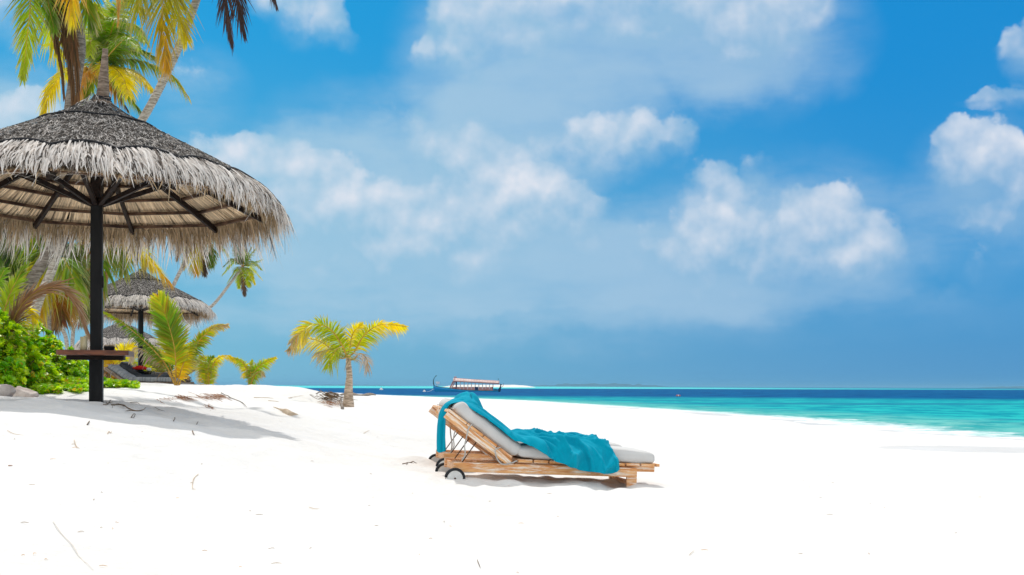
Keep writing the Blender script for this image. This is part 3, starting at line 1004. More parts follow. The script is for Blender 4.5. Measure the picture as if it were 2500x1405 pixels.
MP = np.array(mid.location)
M['glass'] = plain('brown_bottle_glass', (.016, .008, .004), (.03, .014, .006), .12, 8, spec=.6)
r = thing('beer_bottle', 'dark brown bottle standing on the round black table', 'bottle', MP + np.array((-.26, -.12, .445)))
a = Acc(); lathe(a, [(.001, 0), (.034, 0), (.036, .01), (.036, .15), (.030, .185), (.015, .215), (.0135, .28), (.017, .283), (.017, .295), (.001, .296)], 16); a.build('bottle', M['glass'], r)
a = Acc(); lathe(a, [(.0366, .04), (.0366, .11)], 16); a.build('paper_band', plain('bottle_band', (.03, .05, .03), (.05, .07, .04), .6), r)
bamboo_pot(MP + np.array((-.11, -.17, .445)), 'bamboo container on the round black table, beside the bottle', 1.25)
M['red'] = plain('red_felt', (.62, .012, .008), (.75, .03, .015), .9, 20, bump=.4, bscale=60)
M['fluff'] = plain('white_fluff', (.75, .75, .74), (.85, .85, .84), .95, 30, bump=.8, bscale=90)
r = thing('christmas_hat', 'red felt hat with a white pompom lying on the round black table', 'hat', MP + np.array((.13, -.14, .445)))
a = Acc()
pts = bez([(-.34, .03, .05), (-.22, .0, .085), (-.06, -.02, .10), (.06, -.02, .085), (.14, -.03, .05)], 14)
tube(a, pts, np.interp(np.linspace(0, 1, 14), [0, .15, .5, .85, 1], [.05, .09, .085, .06, .028]), 14, flat=.75)
a.build('felt_cone', M['red'], r)
a = Acc(); blob(a, (.185, -.05, .052), (.072, .072, .056), n=9, jit=.05, seed=2); a.build('pompom', M['fluff'], r)
# white ornament on a line under the middle parasol's eave
r = thing('hanging_ornament', 'white ball ornament hanging on a cord under the eave of the middle parasol', 'ornament', P(458, 798, 30.8))
a = Acc(); blob(a, (0, 0, 0), (.085, .08, .10), n=8, jit=.1, seed=4); a.build('ball', M['fluff'], r)
e = P(443, 774, 30.8) - P(458, 798, 30.8)
a = Acc(); tube(a, [(0, 0, .1), tuple(e * .6 + np.array((0, 0, .05))), tuple(e + np.array((-.1, .1, .3)))], .010, 5); tube(a, [(0, 0, -.09), (.01, 0, -.5), (-.02, 0, -.85)], .008, 5); a.build('cord', M['fluff'], r)
# ------------------------------------------------------------------ sun loungers and towels


def worn(t, co, c):
    w1 = t.noise(t.vscale(co, (1, 2.0, 2.0)), 3.6, 8, .70)
    w2 = t.noise(t.vscale(co, (2.0, 9, 9)), 14.0, 4, .6)
    f = t.m('ADD', t.m('MULTIPLY', w1, .75), t.m('MULTIPLY', w2, .25))
    c = t.mix(t.mr(f, .49, .56), c, (.84, .71, .58))
    return t.mix(t.mr(f, .57, .63), c, (.86, .82, .76))


M['teak'] = plain('worn_teak', (.62, .24, .07), (.80, .44, .19), .7, 4.0, (1, 7, 7), 6, .35, 9, .25, extra=worn)
M['oldteak'] = plain('grey_bleached_teak', (.16, .105, .07), (.40, .31, .24), .8, 4.0, (1, 6, 6), 6, .35, 9, .2)
M['cush'] = plain('light_grey_canvas', (.55, .54, .525), (.62, .61, .595), .85, 3, bump=.25, bscale=7, spec=.2)
M['dkcush'] = plain('charcoal_canvas', (.045, .05, .055), (.07, .075, .085), .8, 3, bump=.25, bscale=7, spec=.2)
M['stripe'] = plain('faded_grey_canvas', (.20, .21, .22), (.36, .37, .38), .85, 6, (5, .3, .3), 4, .2, 9, .2)
M['tyre'] = plain('black_rubber', (.012, .013, .016), (.025, .027, .03), .7, 20)
M['disc'] = plain('white_plastic', (.62, .62, .60), (.74, .74, .72), .5, 9)
M['tape'] = plain('grey_fabric_tape', (.40, .385, .36), (.5, .48, .45), .9, 20)
M['rod'] = plain('rusty_iron', (.06, .03, .02), (.13, .065, .035), .8, 30)

LW = .60                     # width
TH = R(34.5)                 # back angle
HX, HZ = .545, .200          # hinge


def make_lounger(name, label, wood, cush, back=TH, taper=True):
    root = thing(name, label, 'sun lounger', group='wooden sun loungers')
    g = np.random.default_rng(8)

    def part(nm, acc, mat, par=root, bev=.003, smooth=False):
        o = acc.build(nm, mat, par, smooth)
        if bev:
            b = o.modifiers.new('edges', 'BEVEL'); b.width, b.segments, b.limit_method = bev, 1, 'ANGLE'
        return o
    for y in (0, LW - .035):
        a = Acc(); box(a, (0, y, .080), (1.735, y + .035, .166)); part('side_rail', a, wood)
        a = Acc(); box(a, (1.64, y + (.0005 if y else -.0005), -.10), (1.735, y + .0345, .0795)); part('leg', a, wood)
    a = Acc(); box(a, (.02, .036, .085), (.05, LW - .036, .150)); part('head_board', a, wood)
    a = Acc(); box(a, (1.66, .036, .005), (1.70, LW - .036, .045)); part('cross_bar', a, wood)
    # toothed racks the prop rods hook into
    for y in (.05, LW - .085):
        a = Acc(); box(a, (.02, y, .105), (.62, y + .03, .145))
        for k in range(5): box(a, (.08 + k * .11, y, .1455), (.15 + k * .11, y + .03, .160))
        part('rack', a, wood)
    # slats of the seat on their own sliding rails
    a = Acc()
    x = .60
    while x < 1.93:
        w = min(.132, 1.955 - x)
        box(a, (x, .006, .182 + g.uniform(-.002, .002)), (x + w, LW - .006, .210 + g.uniform(-.002, .001)))
        x += .147
    part('seat_slats', a, wood)
    for y in (.045, LW - .075):
        a = Acc(); box(a, (.60, y, .130), (1.92, y + .03, .1815)); part('slide_rail', a, wood)
    # backrest
    bk = thing('backrest', None, None); bk.parent = root
    bk.location, bk.rotation_euler = (HX, 0, HZ), (0, back, 0)
    # the back's own x runs from the hinge to -0.75
    for y in (.012, LW - .047):
        a = Acc(); box(a, (-.742, y, -.066), (0, y + .035, -.002)); part('back_rail', a, wood, bk)
    a = Acc()
    for x0, w in ((-.742, .20), (-.535, .18), (-.345, .15), (-.185, .165)):
        box(a, (x0, .006, 0), (x0 + w, LW - .006, .026))
    part('back_slats', a, wood, bk)
    # prop rods
    for y in (.07, LW - .07):
        p = Matrix.Rotation(back, 4, 'Y') @ Vector((-.36, y, -.05))
        a = Acc(); tube(a, [(HX + p.x, y, HZ + p.z), (.09, y, .165)], .0055, 6)
        part('prop_rod', a, M['rod'], bev=0, smooth=True)
    # wheels
    for y, s in ((-.030, -1), (LW + .030, 1)):
        w = thing('wheel', None, None); w.parent = root; w.location = (.015, y, .022)
        rot = Matrix.Rotation(R(90), 4, 'X')
        a = Acc(); th = np.linspace(0, 2 * math.pi, 49)
        tube(a, np.stack([.083 * np.cos(th), th * 0, .083 * np.sin(th)], -1), .0135, 10, cap=False, flat=1.0)
        part('tyre', a, M['tyre'], w, 0, True)
        a = Acc()
        lathe(a, [(.001, -.012), (.018, -.012), (.020, -.008), (.066, -.007), (.0705, -.013), (.0705, .013), (.066, .007), (.02, .008), (.018, .012), (.001, .012)], 36)
        o = part('hub', a, M['disc'], w, 0, False); o.rotation_euler.x = R(90)
        a = Acc(); lathe(a, [(.001, -.016), (.009, -.016), (.009, .016), (.001, .016)], 14)
        o = part('axle_pin', a, M['rod'], w, 0, True); o.rotation_euler.x = R(90)
    # cushions
    a = Acc()

    def wb(v):
        v = v.copy()
        v[:, 2] += .004 * np.sin(v[:, 0] * 23 + v[:, 1] * 9) + .006 * fbm(v[:, 0] * 6, v[:, 1] * 6 + 3, 3)
        v[:, 1] += .005 * fbm(v[:, 0] * 7 + 2, v[:, 2] * 10, 3)
        k = np.clip((v[:, 0] - .16) / .2, 0, 1)
        v[:, 2] += k * .010
        return v
    cushion(a, (.735, LW - .02, .130), .060, .008, (46, 16, 8), wb)
    o = a.build('back_cushion', cush, bk, merge=1e-4); o.location = (-.345, LW / 2, .093)
    a = Acc()

    def ws(v):
        v = v.copy()
        v[:, 2] += .008 * fbm(v[:, 0] * 4 + 9, v[:, 1] * 5, 3)
        if taper: v[:, 2] -= np.clip((v[:, 0] - .30) / .35, 0, 1) ** 2 * .030 * np.clip((v[:, 2] + .063) / .126, 0, 1)
        v[:, 1] += .006 * fbm(v[:, 0] * 7 + 4, v[:, 2] * 12, 3)
        e = np.clip((-.50 - v[:, 0]) / .16, 0, 1)
        v[:, 1] += e * .006 * np.sin(v[:, 2] * 90) * np.clip(v[:, 1] / .25, -1, 1)
        v[:, 2] *= 1 - e * .25
        return v
    cushion(a, (1.325, LW - .02, .126), .045, .006, (70, 16, 8), ws)
    o = a.build('seat_cushion', cush, root, merge=1e-4); o.location = (.592 + .6625, LW / 2, .213 + .064)
    # piping round the cushion's top end
    a = Acc()
    q = np.linspace(-1, 1, 24)
    tube(a, np.stack([-.715 + .012 * (1 - q ** 2) * 0 + .0 * q, LW / 2 + q * (LW / 2 - .022), .052 + .0 * q], -1), .004, 5)
    a.build('piping', cush, bk)
    # tie tapes
    for x0, pts in ((0, [(-.52, -.002, .015), (-.54, -.006, -.04), (-.50, -.01, -.16), (-.46, .0, -.32), (-.43, -.01, -.40)]),
                    (1, [(-.16, -.003, .03), (-.19, -.008, -.02), (-.13, -.012, -.075), (-.06, -.014, -.085), (0.0, -.012, -.03), (.03, -.012, .02)])):
        a = Acc()
        rot = Matrix.Rotation(back, 4, 'Y')
        if x0 == 0:
            p0 = np.array([(-.50, -.004, .04), (-.505, -.008, -.01)])
            p = [np.array(rot.to_3x3() @ Vector(v)) + np.array((HX, 0, HZ)) for v in p0]
            p += [p[-1] + np.array(d) for d in ((-.015, -.004, -.07), (-.03, -.002, -.16), (-.022, -.004, -.24), (-.05, .0, -.295))]
        else:
            p = [np.array(rot.to_3x3() @ Vector(v)) + np.array((HX, 0, HZ)) for v in pts]
        c = bez(p, 26)
        strips(a, c[None], (nrm(np.cross(np.gradient(c, axis=0), (0, 1, 0))) * .006)[None], np.ones((1, 3)))
        o = a.build('tie_tape', M['tape'], root)
        o.modifiers.new('thick', 'SOLIDIFY').thickness = .002
    a = Acc()
    p = np.array(rot.to_3x3() @ Vector((-.60, 0, -.03))) + np.array((HX, 0, HZ))
    c = bez([p + np.array((0, LW - .03, 0)), p + np.array((.012, LW - .03, -.12)), p + np.array((.03, LW - .03, -.22)), p + np.array((.02, LW - .03, -.30))], 16)
    strips(a, c[None], (nrm(np.cross(np.gradient(c, axis=0), (0, 1, 0))) * .006)[None], np.ones((1, 3)))
    o = a.build('tie_tape', M['tape'], root); o.modifiers.new('thick', 'SOLIDIFY').thickness = .002
    return root


def place(o, loc, pitch, yaw):
    o.location, o.rotation_euler = tuple(loc), (0, R(pitch), R(yaw))


near = make_lounger('sun_lounger', 'nearest worn teak sun lounger with light grey cushions and a long blue towel', M['teak'], M['cush'])
place(near, (-.532, 9.6, -.853), 2.45, 11.5)
farl = copy_tree(near)
farl['label'] = 'worn teak sun lounger mostly hidden close behind the nearest lounger'
place(farl, (-.70, 10.83, -.846), 2.45, 11.5)

# loungers under the middle parasol
yaw2 = 6.0
g1 = make_lounger('sun_lounger', 'bleached lounger with a flat faded grey mattress in front of the round table', M['oldteak'], M['stripe'], R(33))
p = P(262, 948, 29.3); p[2] = P(300, 951, 29.3)[2]
place(g1, p, 0.0, -2); g1.scale = (.98, .98, .98)
g2 = make_lounger('sun_lounger', 'lounger with charcoal cushions and raised back beside the black post of the middle parasol', M['oldteak'], M['dkcush'], R(32))
p = P(291, 944, 31.0); place(g2, p, 0, 3)
g3 = copy_tree(g2); g3['label'] = 'second charcoal lounger farther back, its raised back showing above the other charcoal one'
place(g3, P(294, 935, 34.5), 0, 3)
g4 = copy_tree(g2); g4['label'] = 'charcoal cushioned lounger at the right, partly behind the large young palm'
place(g4, P(474, 947, 30.6), 0, 172)

# ---- towels: cloth laid by hand over the lounger (lounger coordinates)
m, t, out = new_mat('turquoise_terry')
co = t.n('ShaderNodeTexCoord').outputs['Object']
c = t.mix(t.noise(co, 9.0, 5, .6), (.0, .27, .40), (.0, .35, .49))
p = t.n('ShaderNodeBsdfPrincipled', i_Base_Color=c, i_Roughness=.95, i_Specular_IOR_Level=.1, i_Sheen_Weight=.12, i_Sheen_Roughness=.5, i_Sheen_Tint=(.3, .8, 1, 1))
b = t.n('ShaderNodeBump', i_Strength=.5, i_Distance=.004, i_Height=t.m('ADD', t.noise(co, 260.0, 2, .6), t.m('MULTIPLY', t.noise(co, 45.0, 3, .6), .8)))
t.put(p.inputs['Normal'], b.outputs[0]); t.put(out.inputs[0], p.outputs[0])
M['towel'] = m


def cloth(name, rows, nu, nv, parent_like, fold, label, thick=.006):
    """rows: (s, [profile points (x, y, z) from near edge to far edge]); lofted smoothly, then wrinkled"""
    S = np.array([r[0] for r in rows])
    prof = np.array([bez(r[1], nv) if len(r[1]) > 2 else np.linspace(r[1][0], r[1][1], nv) for r in rows])
    # resample every profile by length so that folds run evenly
    for k in range(len(prof)):
        d = np.r_[0, np.cumsum(np.linalg.norm(np.diff(prof[k], axis=0), axis=1))]
        prof[k] = np.stack([np.interp(np.linspace(0, d[-1], nv), d, prof[k][:, a]) for a in range(3)], -1)
    grid = np.stack([bez(prof[:, j], nu) for j in range(nv)], 1)
    N = np.cross(np.gradient(grid, axis=0), np.gradient(grid, axis=1))
    N = nrm(N)
    if N[..., 2].mean() < 0: N = -N
    u, v = np.meshgrid(np.linspace(0, 1, nu), np.linspace(0, 1, nv), indexing='ij')
    grid = grid + N * fold(u, v, grid)[..., None]
    i = np.arange(nu - 1)[:, None] * nv + np.arange(nv - 1)[None]
    q = np.stack([i, i + nv, i + nv + 1, i + 1], -1).reshape(-1, 4)
    o = Acc().add(grid.reshape(-1, 3), q).build(name, M['towel'])
    so = o.modifiers.new('thickness', 'SOLIDIFY'); so.thickness, so.offset = thick, 1.0
    sb = o.modifiers.new('soft', 'SUBSURF'); sb.levels = sb.render_levels = 1
    o.matrix_world = Matrix.Translation(parent_like.location) @ parent_like.rotation_euler.to_matrix().to_4x4()
    return tag(o, label, 'towel', 'blue towels on the loungers')


def ridge(x, w): return np.exp(-(x / w) ** 2)


rows = [
    (0, [(-.030, .325, .245), (-.075, .340, .228), (-.085, .40, .235)]),
    (1, [(-.035, .315, .36), (-.082, .340, .36), (-.092, .41, .36)]),
    (2, [(-.036, .30, .50), (-.080, .34, .50), (-.090, .43, .50)]),
    (3, [(-.040, .25, .60), (-.066, .34, .612), (-.070, .45, .61)]),
    (4, [(-.015, .22, .672), (-.015, .34, .69), (-.012, .45, .69)]),
    (5, [(.055, .10, .700), (.06, .30, .722), (.06, .47, .722)]),
    (6, [(.15, .030, .640), (.152, .07, .672), (.155, .30, .682), (.155, .50, .68)]),
    (7, [(.28, .008, .548), (.283, .06, .585), (.285, .30, .590), (.285, .53, .588)]),
    (8, [(.41, .000, .460), (.413, .05, .498), (.415, .30, .505), (.415, .55, .50)]),
    (9, [(.53, -.005, .375), (.535, .05, .418), (.54, .28, .425), (.54, .57, .42)]),
    (10, [(.645, -.005, .330), (.65, .05, .372), (.655, .28, .392), (.66, .57, .385)]),
    (11, [(.775, -.014, .270), (.775, .02, .338), (.77, .20, .362), (.77, .57, .362)]),
    (12, [(.91, -.024, .205), (.905, -.002, .285), (.895, .06, .350), (.885, .28, .362), (.88, .57, .365)]),
    (13, [(1.07, -.034, .150), (1.06, -.018, .25), (1.05, .05, .346), (1.03, .28, .356), (1.02, .57, .362)]),
    (14, [(1.25, -.040, .118), (1.235, -.026, .23), (1.215, .045, .345), (1.19, .28, .358), (1.17, .57, .375)]),
    (15, [(1.40, -.042, .105), (1.375, -.028, .225), (1.345, .045, .344), (1.315, .28, .358), (1.29, .57, .385)]),
    (16, [(1.50, -.040, .118), (1.465, -.026, .235), (1.43, .05, .342), (1.40, .28, .352), (1.375, .57, .378)]),
    (17, [(1.545, -.036, .150), (1.51, -.024, .255), (1.475, .055, .340), (1.46, .28, .347), (1.47, .56, .352)]),
]


def fold_near(u, v, g):
    x, y = g[..., 0], g[..., 1]
    seat = np.clip((x - .5) / .25, 0, 1)
    back = 1 - seat
    f = .006 * np.sin((y * 30 + x * 7)) * back * np.clip((x + .02) / .1, 0, 1)
    f += .010 * np.sin(v * 15 + 2.0 * np.sin(u * 9)) * np.clip((.02 - x) / .05, 0, 1)
    # long diagonal folds running from the back down to the hanging edge
    w = (y - .30) + (x - .60) * .52 + .03 * np.sin(x * 6)
    amp = seat * np.clip((1.62 - x) / .5, .25, 1)
    sharp = lambda q, wd: np.exp(-np.abs(q) / wd)
    f += amp * (0.054 * sharp(w - .06, .028) + 0.062 * sharp(w + .06, .024) + 0.059 * sharp(w - .20, .030) + 0.049 * sharp(w - .31, .026) + .03 * sharp(w + .15, .02))
    bw = (y - .10) + (x - .25) * .30
    f += back * np.clip((x - .02) / .1, 0, 1) * (.024 * sharp(bw, .022) + .026 * sharp(bw - .09, .025) + .02 * sharp(bw - .2, .03))
    hang = np.clip((.335 - g[..., 2]) / .1, 0, 1) * (x > .6)
    f += hang * (.074 * (1 - np.abs(np.sin(x * 7.5 - g[..., 2] * 10 + .4))) ** 1.5 + .034 * (1 - np.abs(np.sin(x * 14 - g[..., 2] * 5 + 1))) ** 2 - .008)
    f += np.clip((x - .55) / .1, 0, 1) * np.clip((.95 - x) / .1, 0, 1) * .012
    # rumpled heap on the far half
    hx = np.exp(-((x - 1.17) / .10) ** 2 - ((y - .47) / .11) ** 2)
    f += .045 * hx + .030 * np.exp(-((x - 1.36) / .12) ** 2 - ((y - .52) / .06) ** 2) + .02 * np.exp(-((x - .80) / .07) ** 2 - ((y - .52) / .06) ** 2)
    f += .022 * ridge((y - .36) - (x - 1.15) * .35, .028) * np.clip((x - 1.0) / .1, 0, 1) * np.clip((1.5 - x) / .1, 0, 1)
    # many small crossing creases
    q1 = vnoise(w * 13 + 3, (x - .8 * y) * 2.6); q2 = vnoise(w * 24 + 9, (x - .8 * y) * 5 + 4)
    f += seat * (.058 * (1 - np.abs(q1)) ** 4 + .026 * (1 - np.abs(q2)) ** 4 - .012)
    b1 = vnoise(bw * 22 + 3, x * 3.0)
    f += back * np.clip((x - .02) / .1, 0, 1) * (.024 * (1 - np.abs(b1)) ** 4 - .004)
    f += seat * .006 * fbm(x * 9, y * 12 + 2, 4) + seat * .007 * fbm(x * 5 + y * 8, y * 3, 2)
    return f + .004 + seat * .012


cloth('beach_towel', rows, 210, 90, near, fold_near, 'long turquoise towel spread over the nearest lounger, one end hanging behind its back')

rows = [
    (0, [(.10, .06, .615), (.09, .30, .635), (.10, .52, .62)]),
    (1, [(.13, .03, .625), (.125, .30, .690), (.13, .54, .66)]),
    (2, [(.175, .005, .590), (.17, .14, .715), (.17, .36, .752), (.17, .56, .66)]),
    (3, [(.23, -.005, .545), (.23, .12, .735), (.23, .34, .775), (.23, .57, .64)]),
    (4, [(.30, -.010, .480), (.30, .08, .715), (.30, .28, .782), (.30, .57, .62)]),
    (5, [(.355, -.014, .415), (.35, .08, .665), (.35, .28, .745), (.35, .57, .58)]),
    (6, [(.42, -.014, .36), (.41, .08, .56), (.41, .28, .63), (.41, .57, .52)]),
    (7, [(.49, -.012, .31), (.48, .08, .45), (.48, .28, .50), (.48, .57, .45)]),
    (8, [(.58, -.01, .28), (.57, .10, .375), (.57, .28, .39), (.57, .57, .38)]),
]


def fold_far(u, v, g):
    x, y = g[..., 0], g[..., 1]
    f = .012 * np.sin(v * 24 + u * 5) * np.clip(u * 3, 0, 1) * (1 - v * .5)
    f += .02 * ridge(v - .25 - .25 * (u - .5), .035) - .035 * ridge(u - .46, .02) * ridge(v - .42, .10)
    f += .008 * fbm(x * 9, y * 9 + 5, 3)
    return f + .002


cloth('beach_towel', rows, 80, 60, farl, fold_far, 'turquoise towel bunched up over the back of the lounger behind')
# ------------------------------------------------------------------ palms
GREEN, DGREEN = np.array((.17, .32, .004)), np.array((.060, .15, .006))
LIME, YELLOW = np.array((.42, .52, .004)), np.array((.80, .70, .006))
ORANGE, BROWN = np.array((.66, .34, .010)), np.array((.16, .085, .04))
PALE, DUSK = np.array((.52, .42, .32)), np.array((.085, .055, .052))


def frond(parent, pts, W, cols, n=56, hang=.5, ahead=.55, side=None, flat=.35, seed=0, tipdry=.35, stalk=.12, mat='leaf', wl=.0115, rad=.013, stalkcol=(1, 1, 1), wprof=None, close=1.0, lop=0.0, ragged=.12):
    """one palm leaf. pts: midrib points; W: longest leaflet; cols: colours from the base to the tip"""
    n = int(n * 1.7)
    g = np.random.default_rng(seed)
    c = bez(pts, 40)
    d = np.r_[0, np.cumsum(np.linalg.norm(np.diff(c, axis=0), axis=1))]
    Ltot = d[-1]
    t = np.linspace(stalk, 1.0, n)
    t = np.clip(t + g.normal(0, .15 / n, n), stalk, 1)
    t = np.concatenate([t, t])
    sg = np.repeat((-1.0, 1.0), n)
    base = np.stack([np.interp(t * Ltot, d, c[:, k]) for k in range(3)], -1)
    T = nrm(np.gradient(c, axis=0))
    tan = nrm(np.stack([np.interp(t * Ltot, d, T[:, k]) for k in range(3)], -1))
    if side is None:
        side = np.cross(tan, (0, 0, 1.0))
        bad = np.linalg.norm(side, axis=1) < .25
        side[bad] = np.cross(tan[bad], (.3, .9, .2))
    else:
        side = np.broadcast_to(np.array(side, float), tan.shape) - tan * (tan @ np.array(side, float))[:, None]
    side = nrm(side)
    nor = np.cross(side, tan)
    nor = nor * np.where(nor[:, 2:] < 0, -1, 1)
    pr = np.interp(t, [0, .12, .3, .6, .85, 1.0], [.35, .7, 1.0, .95, .6, .28]) if wprof is None else np.interp(t, *wprof)
    L = W * pr * (1 + g.normal(0, ragged, 2 * n)).clip(.35, 1.4) * (1 + lop * sg)
    ang = ahead * np.interp(t, [0, .5, 1], [.55, 1, 1.75]) + g.normal(0, .10, 2 * n)      # lean towards the tip
    ang = np.clip(ang, -.3, 1.45)
    lift = flat + g.normal(0, .16, 2 * n)
    dirv = nrm(side * (sg * np.cos(ang) * close)[:, None] + tan * np.sin(ang)[:, None] + nor * (lift * np.cos(ang))[:, None])
    K = 5
    tt = np.linspace(0, 1, K)
    hg = hang * (1 + g.normal(0, .25, 2 * n))
    C = base[:, None] + dirv[:, None] * (L[:, None] * tt)[..., None]
    C[..., 2] -= (L * hg)[:, None] * (.25 * tt + .75 * tt ** 2.2)
    C = C + g.normal(0, .03, (2 * n, 1, 3)) * (L[:, None] * tt ** 2)[..., None]
    dl = np.gradient(C, axis=1)
    S = nrm(np.cross(nrm(dl), nrm(nor[:, None] + g.normal(0, .25, (2 * n, 1, 3)))))
    w = S * (wl * np.array((.55, 1, .9, .6, .08)) * (1 + g.normal(0, .15, (2 * n, 1))))[..., None]
    cols = np.array(cols, float)
    if len(cols) == 1: cols = np.repeat(cols, 2, 0)
    u = np.linspace(0, 1, len(cols))
    cc = np.stack([np.interp(np.clip(t + g.normal(0, .07, 2 * n), 0, 1), u, cols[:, k]) for k in range(3)], -1)
    cc = cc[:, None] * np.ones((1, K, 1)) * (1 + g.normal(0, .12, (2 * n, 1, 1)))
    dry = np.clip(.8 * tipdry * (1 + g.normal(0, .6, (2 * n, 1))) * 2 * (tt[None] - .55) / .45, 0, 1)[..., None]
    cc = cc * (1 - dry) + (PALE * .8) * dry
    a = Acc()
    strips(a, C, w, np.clip(cc, .004, 1))
    o = a.build('frond', M[mat], parent)
    a = Acc()
    r = np.interp(np.linspace(0, 1, 40), [0, .08, .5, 1], [rad * 1.7, rad, rad * .6, rad * .15])
    tube(a, c, r, 6, stalkcol)
    a.build('stalk', M['rachis'], o)
    return o


def trunk(parent, pts, radii, seed=0, col=(1, 1, 1), rings=True):
    c = bez(pts, 90)
    r = np.interp(np.linspace(0, 1, 90), np.linspace(0, 1, len(radii)), radii)
    if rings: r = r * (1 + .02 * (np.arange(90) % 2 == 0) + .012 * np.random.default_rng(seed).normal(0, 1, 90))
    a = Acc(); tube(a, c, r, 14, col)
    return a.build('trunk', M['trunk'], parent)


def palm(name, label, base, group='coconut palms'):
    o = thing(name, label, 'palm tree', base, group=group)
    return o


class Local:
    """lets parts be written in world coordinates and stored relative to their thing"""

    def __init__(self, o): self.o, self.b = o, np.array(o.location)

    def __call__(self, *pts): return [np.array(p) - self.b for p in pts]


def gbase(x, y, Y):
    p = P(x, y, Y)
    return np.array((p[0], p[1], gz(p[0], p[1])))


def PX(Y, *xy, dy=None):
    """pixel polyline at distance Y; dy: metres nearer (-) or farther (+) per point"""
    return [P(x, y, Y + (dy[i] if dy is not None else 0)) for i, (x, y) in enumerate(xy)]


# -- palm with brown skirts of dead leaves (its crown is above the picture)
b = gbase(8, 850, 16.0)
pa = palm('coconut_palm', 'thick palm trunk hung with brown dead fronds, rising behind the large thatched roof', b)
L = Local(pa)
trunk(pa, L(b + np.array((0, 0, -.4)), *PX(16, (28, 790), (75, 690), (130, 590), (160, 430), (172, 270), (192, 120), (180, 20), (165, -70))), [.15, .105, .088, .085, .085, .09, .10, .095, .085], 1, (.72, .68, .66))
C = P(165, -75, 16)
k = 16 / F
frond(pa, L(C, P(85, -70, 15.3), P(72, 40, 15.0), P(56, 190, 15.0)), .38, [DGREEN, GREEN * .8, LIME * .9, LIME], 52, .45, .75, (1, 0, 0), .05, 1)
frond(pa, L(C, P(174, -60, 15.0), P(176, 52, 14.9)), .46, [ORANGE, ORANGE * 1.15, YELLOW * .9], 40, .6, .8, (1, 0, 0), .1, 2, wprof=([0, .5, 1], [1, 1, .3]))
frond(pa, L(C, P(205, -50, 15.4), P(212, 20, 15.4), P(226, 68, 15.5)), .36, [ORANGE * .8, LIME * .7, GREEN * .7], 40, .5, .7, (1, .2, 0), .1, 3)
frond(pa, L(C, P(120, -60, 16.8), P(120, 60, 17.0), P(150, 165, 17.0)), .40, [GREEN * .7, GREEN, LIME, YELLOW * .8], 46, .45, .7, (1, 0, 0), .1, 4)
frond(pa, L(C, P(105, -90, 15.5), P(116, 0, 15.2), P(132, 70, 15.2)), .36, [DGREEN, GREEN], 40, .5, .7, (1, .3, 0), .1, 5)
for i, (pp, W, n, rd) in enumerate((([(150, -70), (128, 0), (136, 90), (150, 160), (156, 225)], 0.11, 90, .022), ([(165, -60), (150, 20), (165, 110), (176, 190), (180, 262)], .17, 120, .026), ([(165, -60), (168, 30), (184, 130), (190, 200), (186, 250)], .15, 90, .022))):
    frond(pa, L(*PX(15.7 - .1 * i, *pp)), W, [BROWN * .7, BROWN * 1.0, BROWN * 1.25], n, .75, 1.25, (1, 0, 0), .0, 10 + i, 0, .02, 'dead', .011, rd, (.10, .09, .09), wprof=([0, .3, .8, 1], [.6, 1, 1.1, .7]), ragged=.3)

# -- leaning grey palm (crown out of the picture)
b = gbase(66, 845, 20.0)
pc = palm('coconut_palm', 'leaning grey palm trunk slanting up to the right, behind the large thatched roof', b)
L = Local(pc)
trunk(pc, L(b + np.array((0, 0, -.4)), *PX(20, (82, 790), (98, 725), (124, 668), (152, 594), (245, 440), (352, 285), (430, 130), (480, 0), (512, -100))), [.14, .095, .085, .08, .08, .078, .076, .072, .07, .065], 2, (1.25, 1.22, 1.2))
C = P(512, -100, 20)
frond(pc, L(C, P(545, -60, 19), P(552, 20, 19), P(566, 104, 19)), .42, [DUSK * 1.3, DUSK, DUSK], 52, .5, .95, (1, 0, 0), .0, 21, 0, .1, 'dead', .0095, .010, (.18, .12, .12))
frond(pc, L(C, P(566, -70, 19.5), P(582, 10, 19.5), P(598, 84, 19.5)), .40, [DUSK * 1.3, DUSK, DUSK], 52, .5, .95, (1, .2, 0), .0, 22, 0, .1, 'dead', .0095, .010, (.18, .12, .12))
frond(pc, L(C, P(640, -80, 19), P(668, -10, 19), P(674, 10, 19)), .35, [DUSK], 40, .5, .95, (1, 0, 0), .0, 23, 0, .1, 'dead', .012, .012, (.15, .1, .1))
frond(pc, L(C, P(430, -110, 18.6), P(398, 0, 18.2), P(406, 165, 18.0)), .66, [GREEN * .5, LIME * .6, YELLOW * .55, ORANGE * .9], 62, .55, .75, (1, -.2, 0), .0, 24)
frond(pc, L(C, P(425, -70, 19.0), P(428, 20, 18.8), P(456, 96, 18.8)), .58, [GREEN * .6, LIME * .8, YELLOW * .7, YELLOW * .8], 56, .5, .7, (1, 0, 0), .0, 25)
frond(pc, L(C, P(410, -130, 18.6), P(350, -60, 18.0), P(338, 30, 17.8)), .80, [GREEN * .5, GREEN * .7, LIME * .6, YELLOW * .6], 56, .75, .6, (1, -.5, 0), .0, 26)
frond(pc, L(C, P(380, -130, 19.2), P(300, -70, 19.0), P(288, 50, 19.0)), .30, [ORANGE * .9, ORANGE], 40, .8, 1.0, (1, 0, 0), .0, 27)

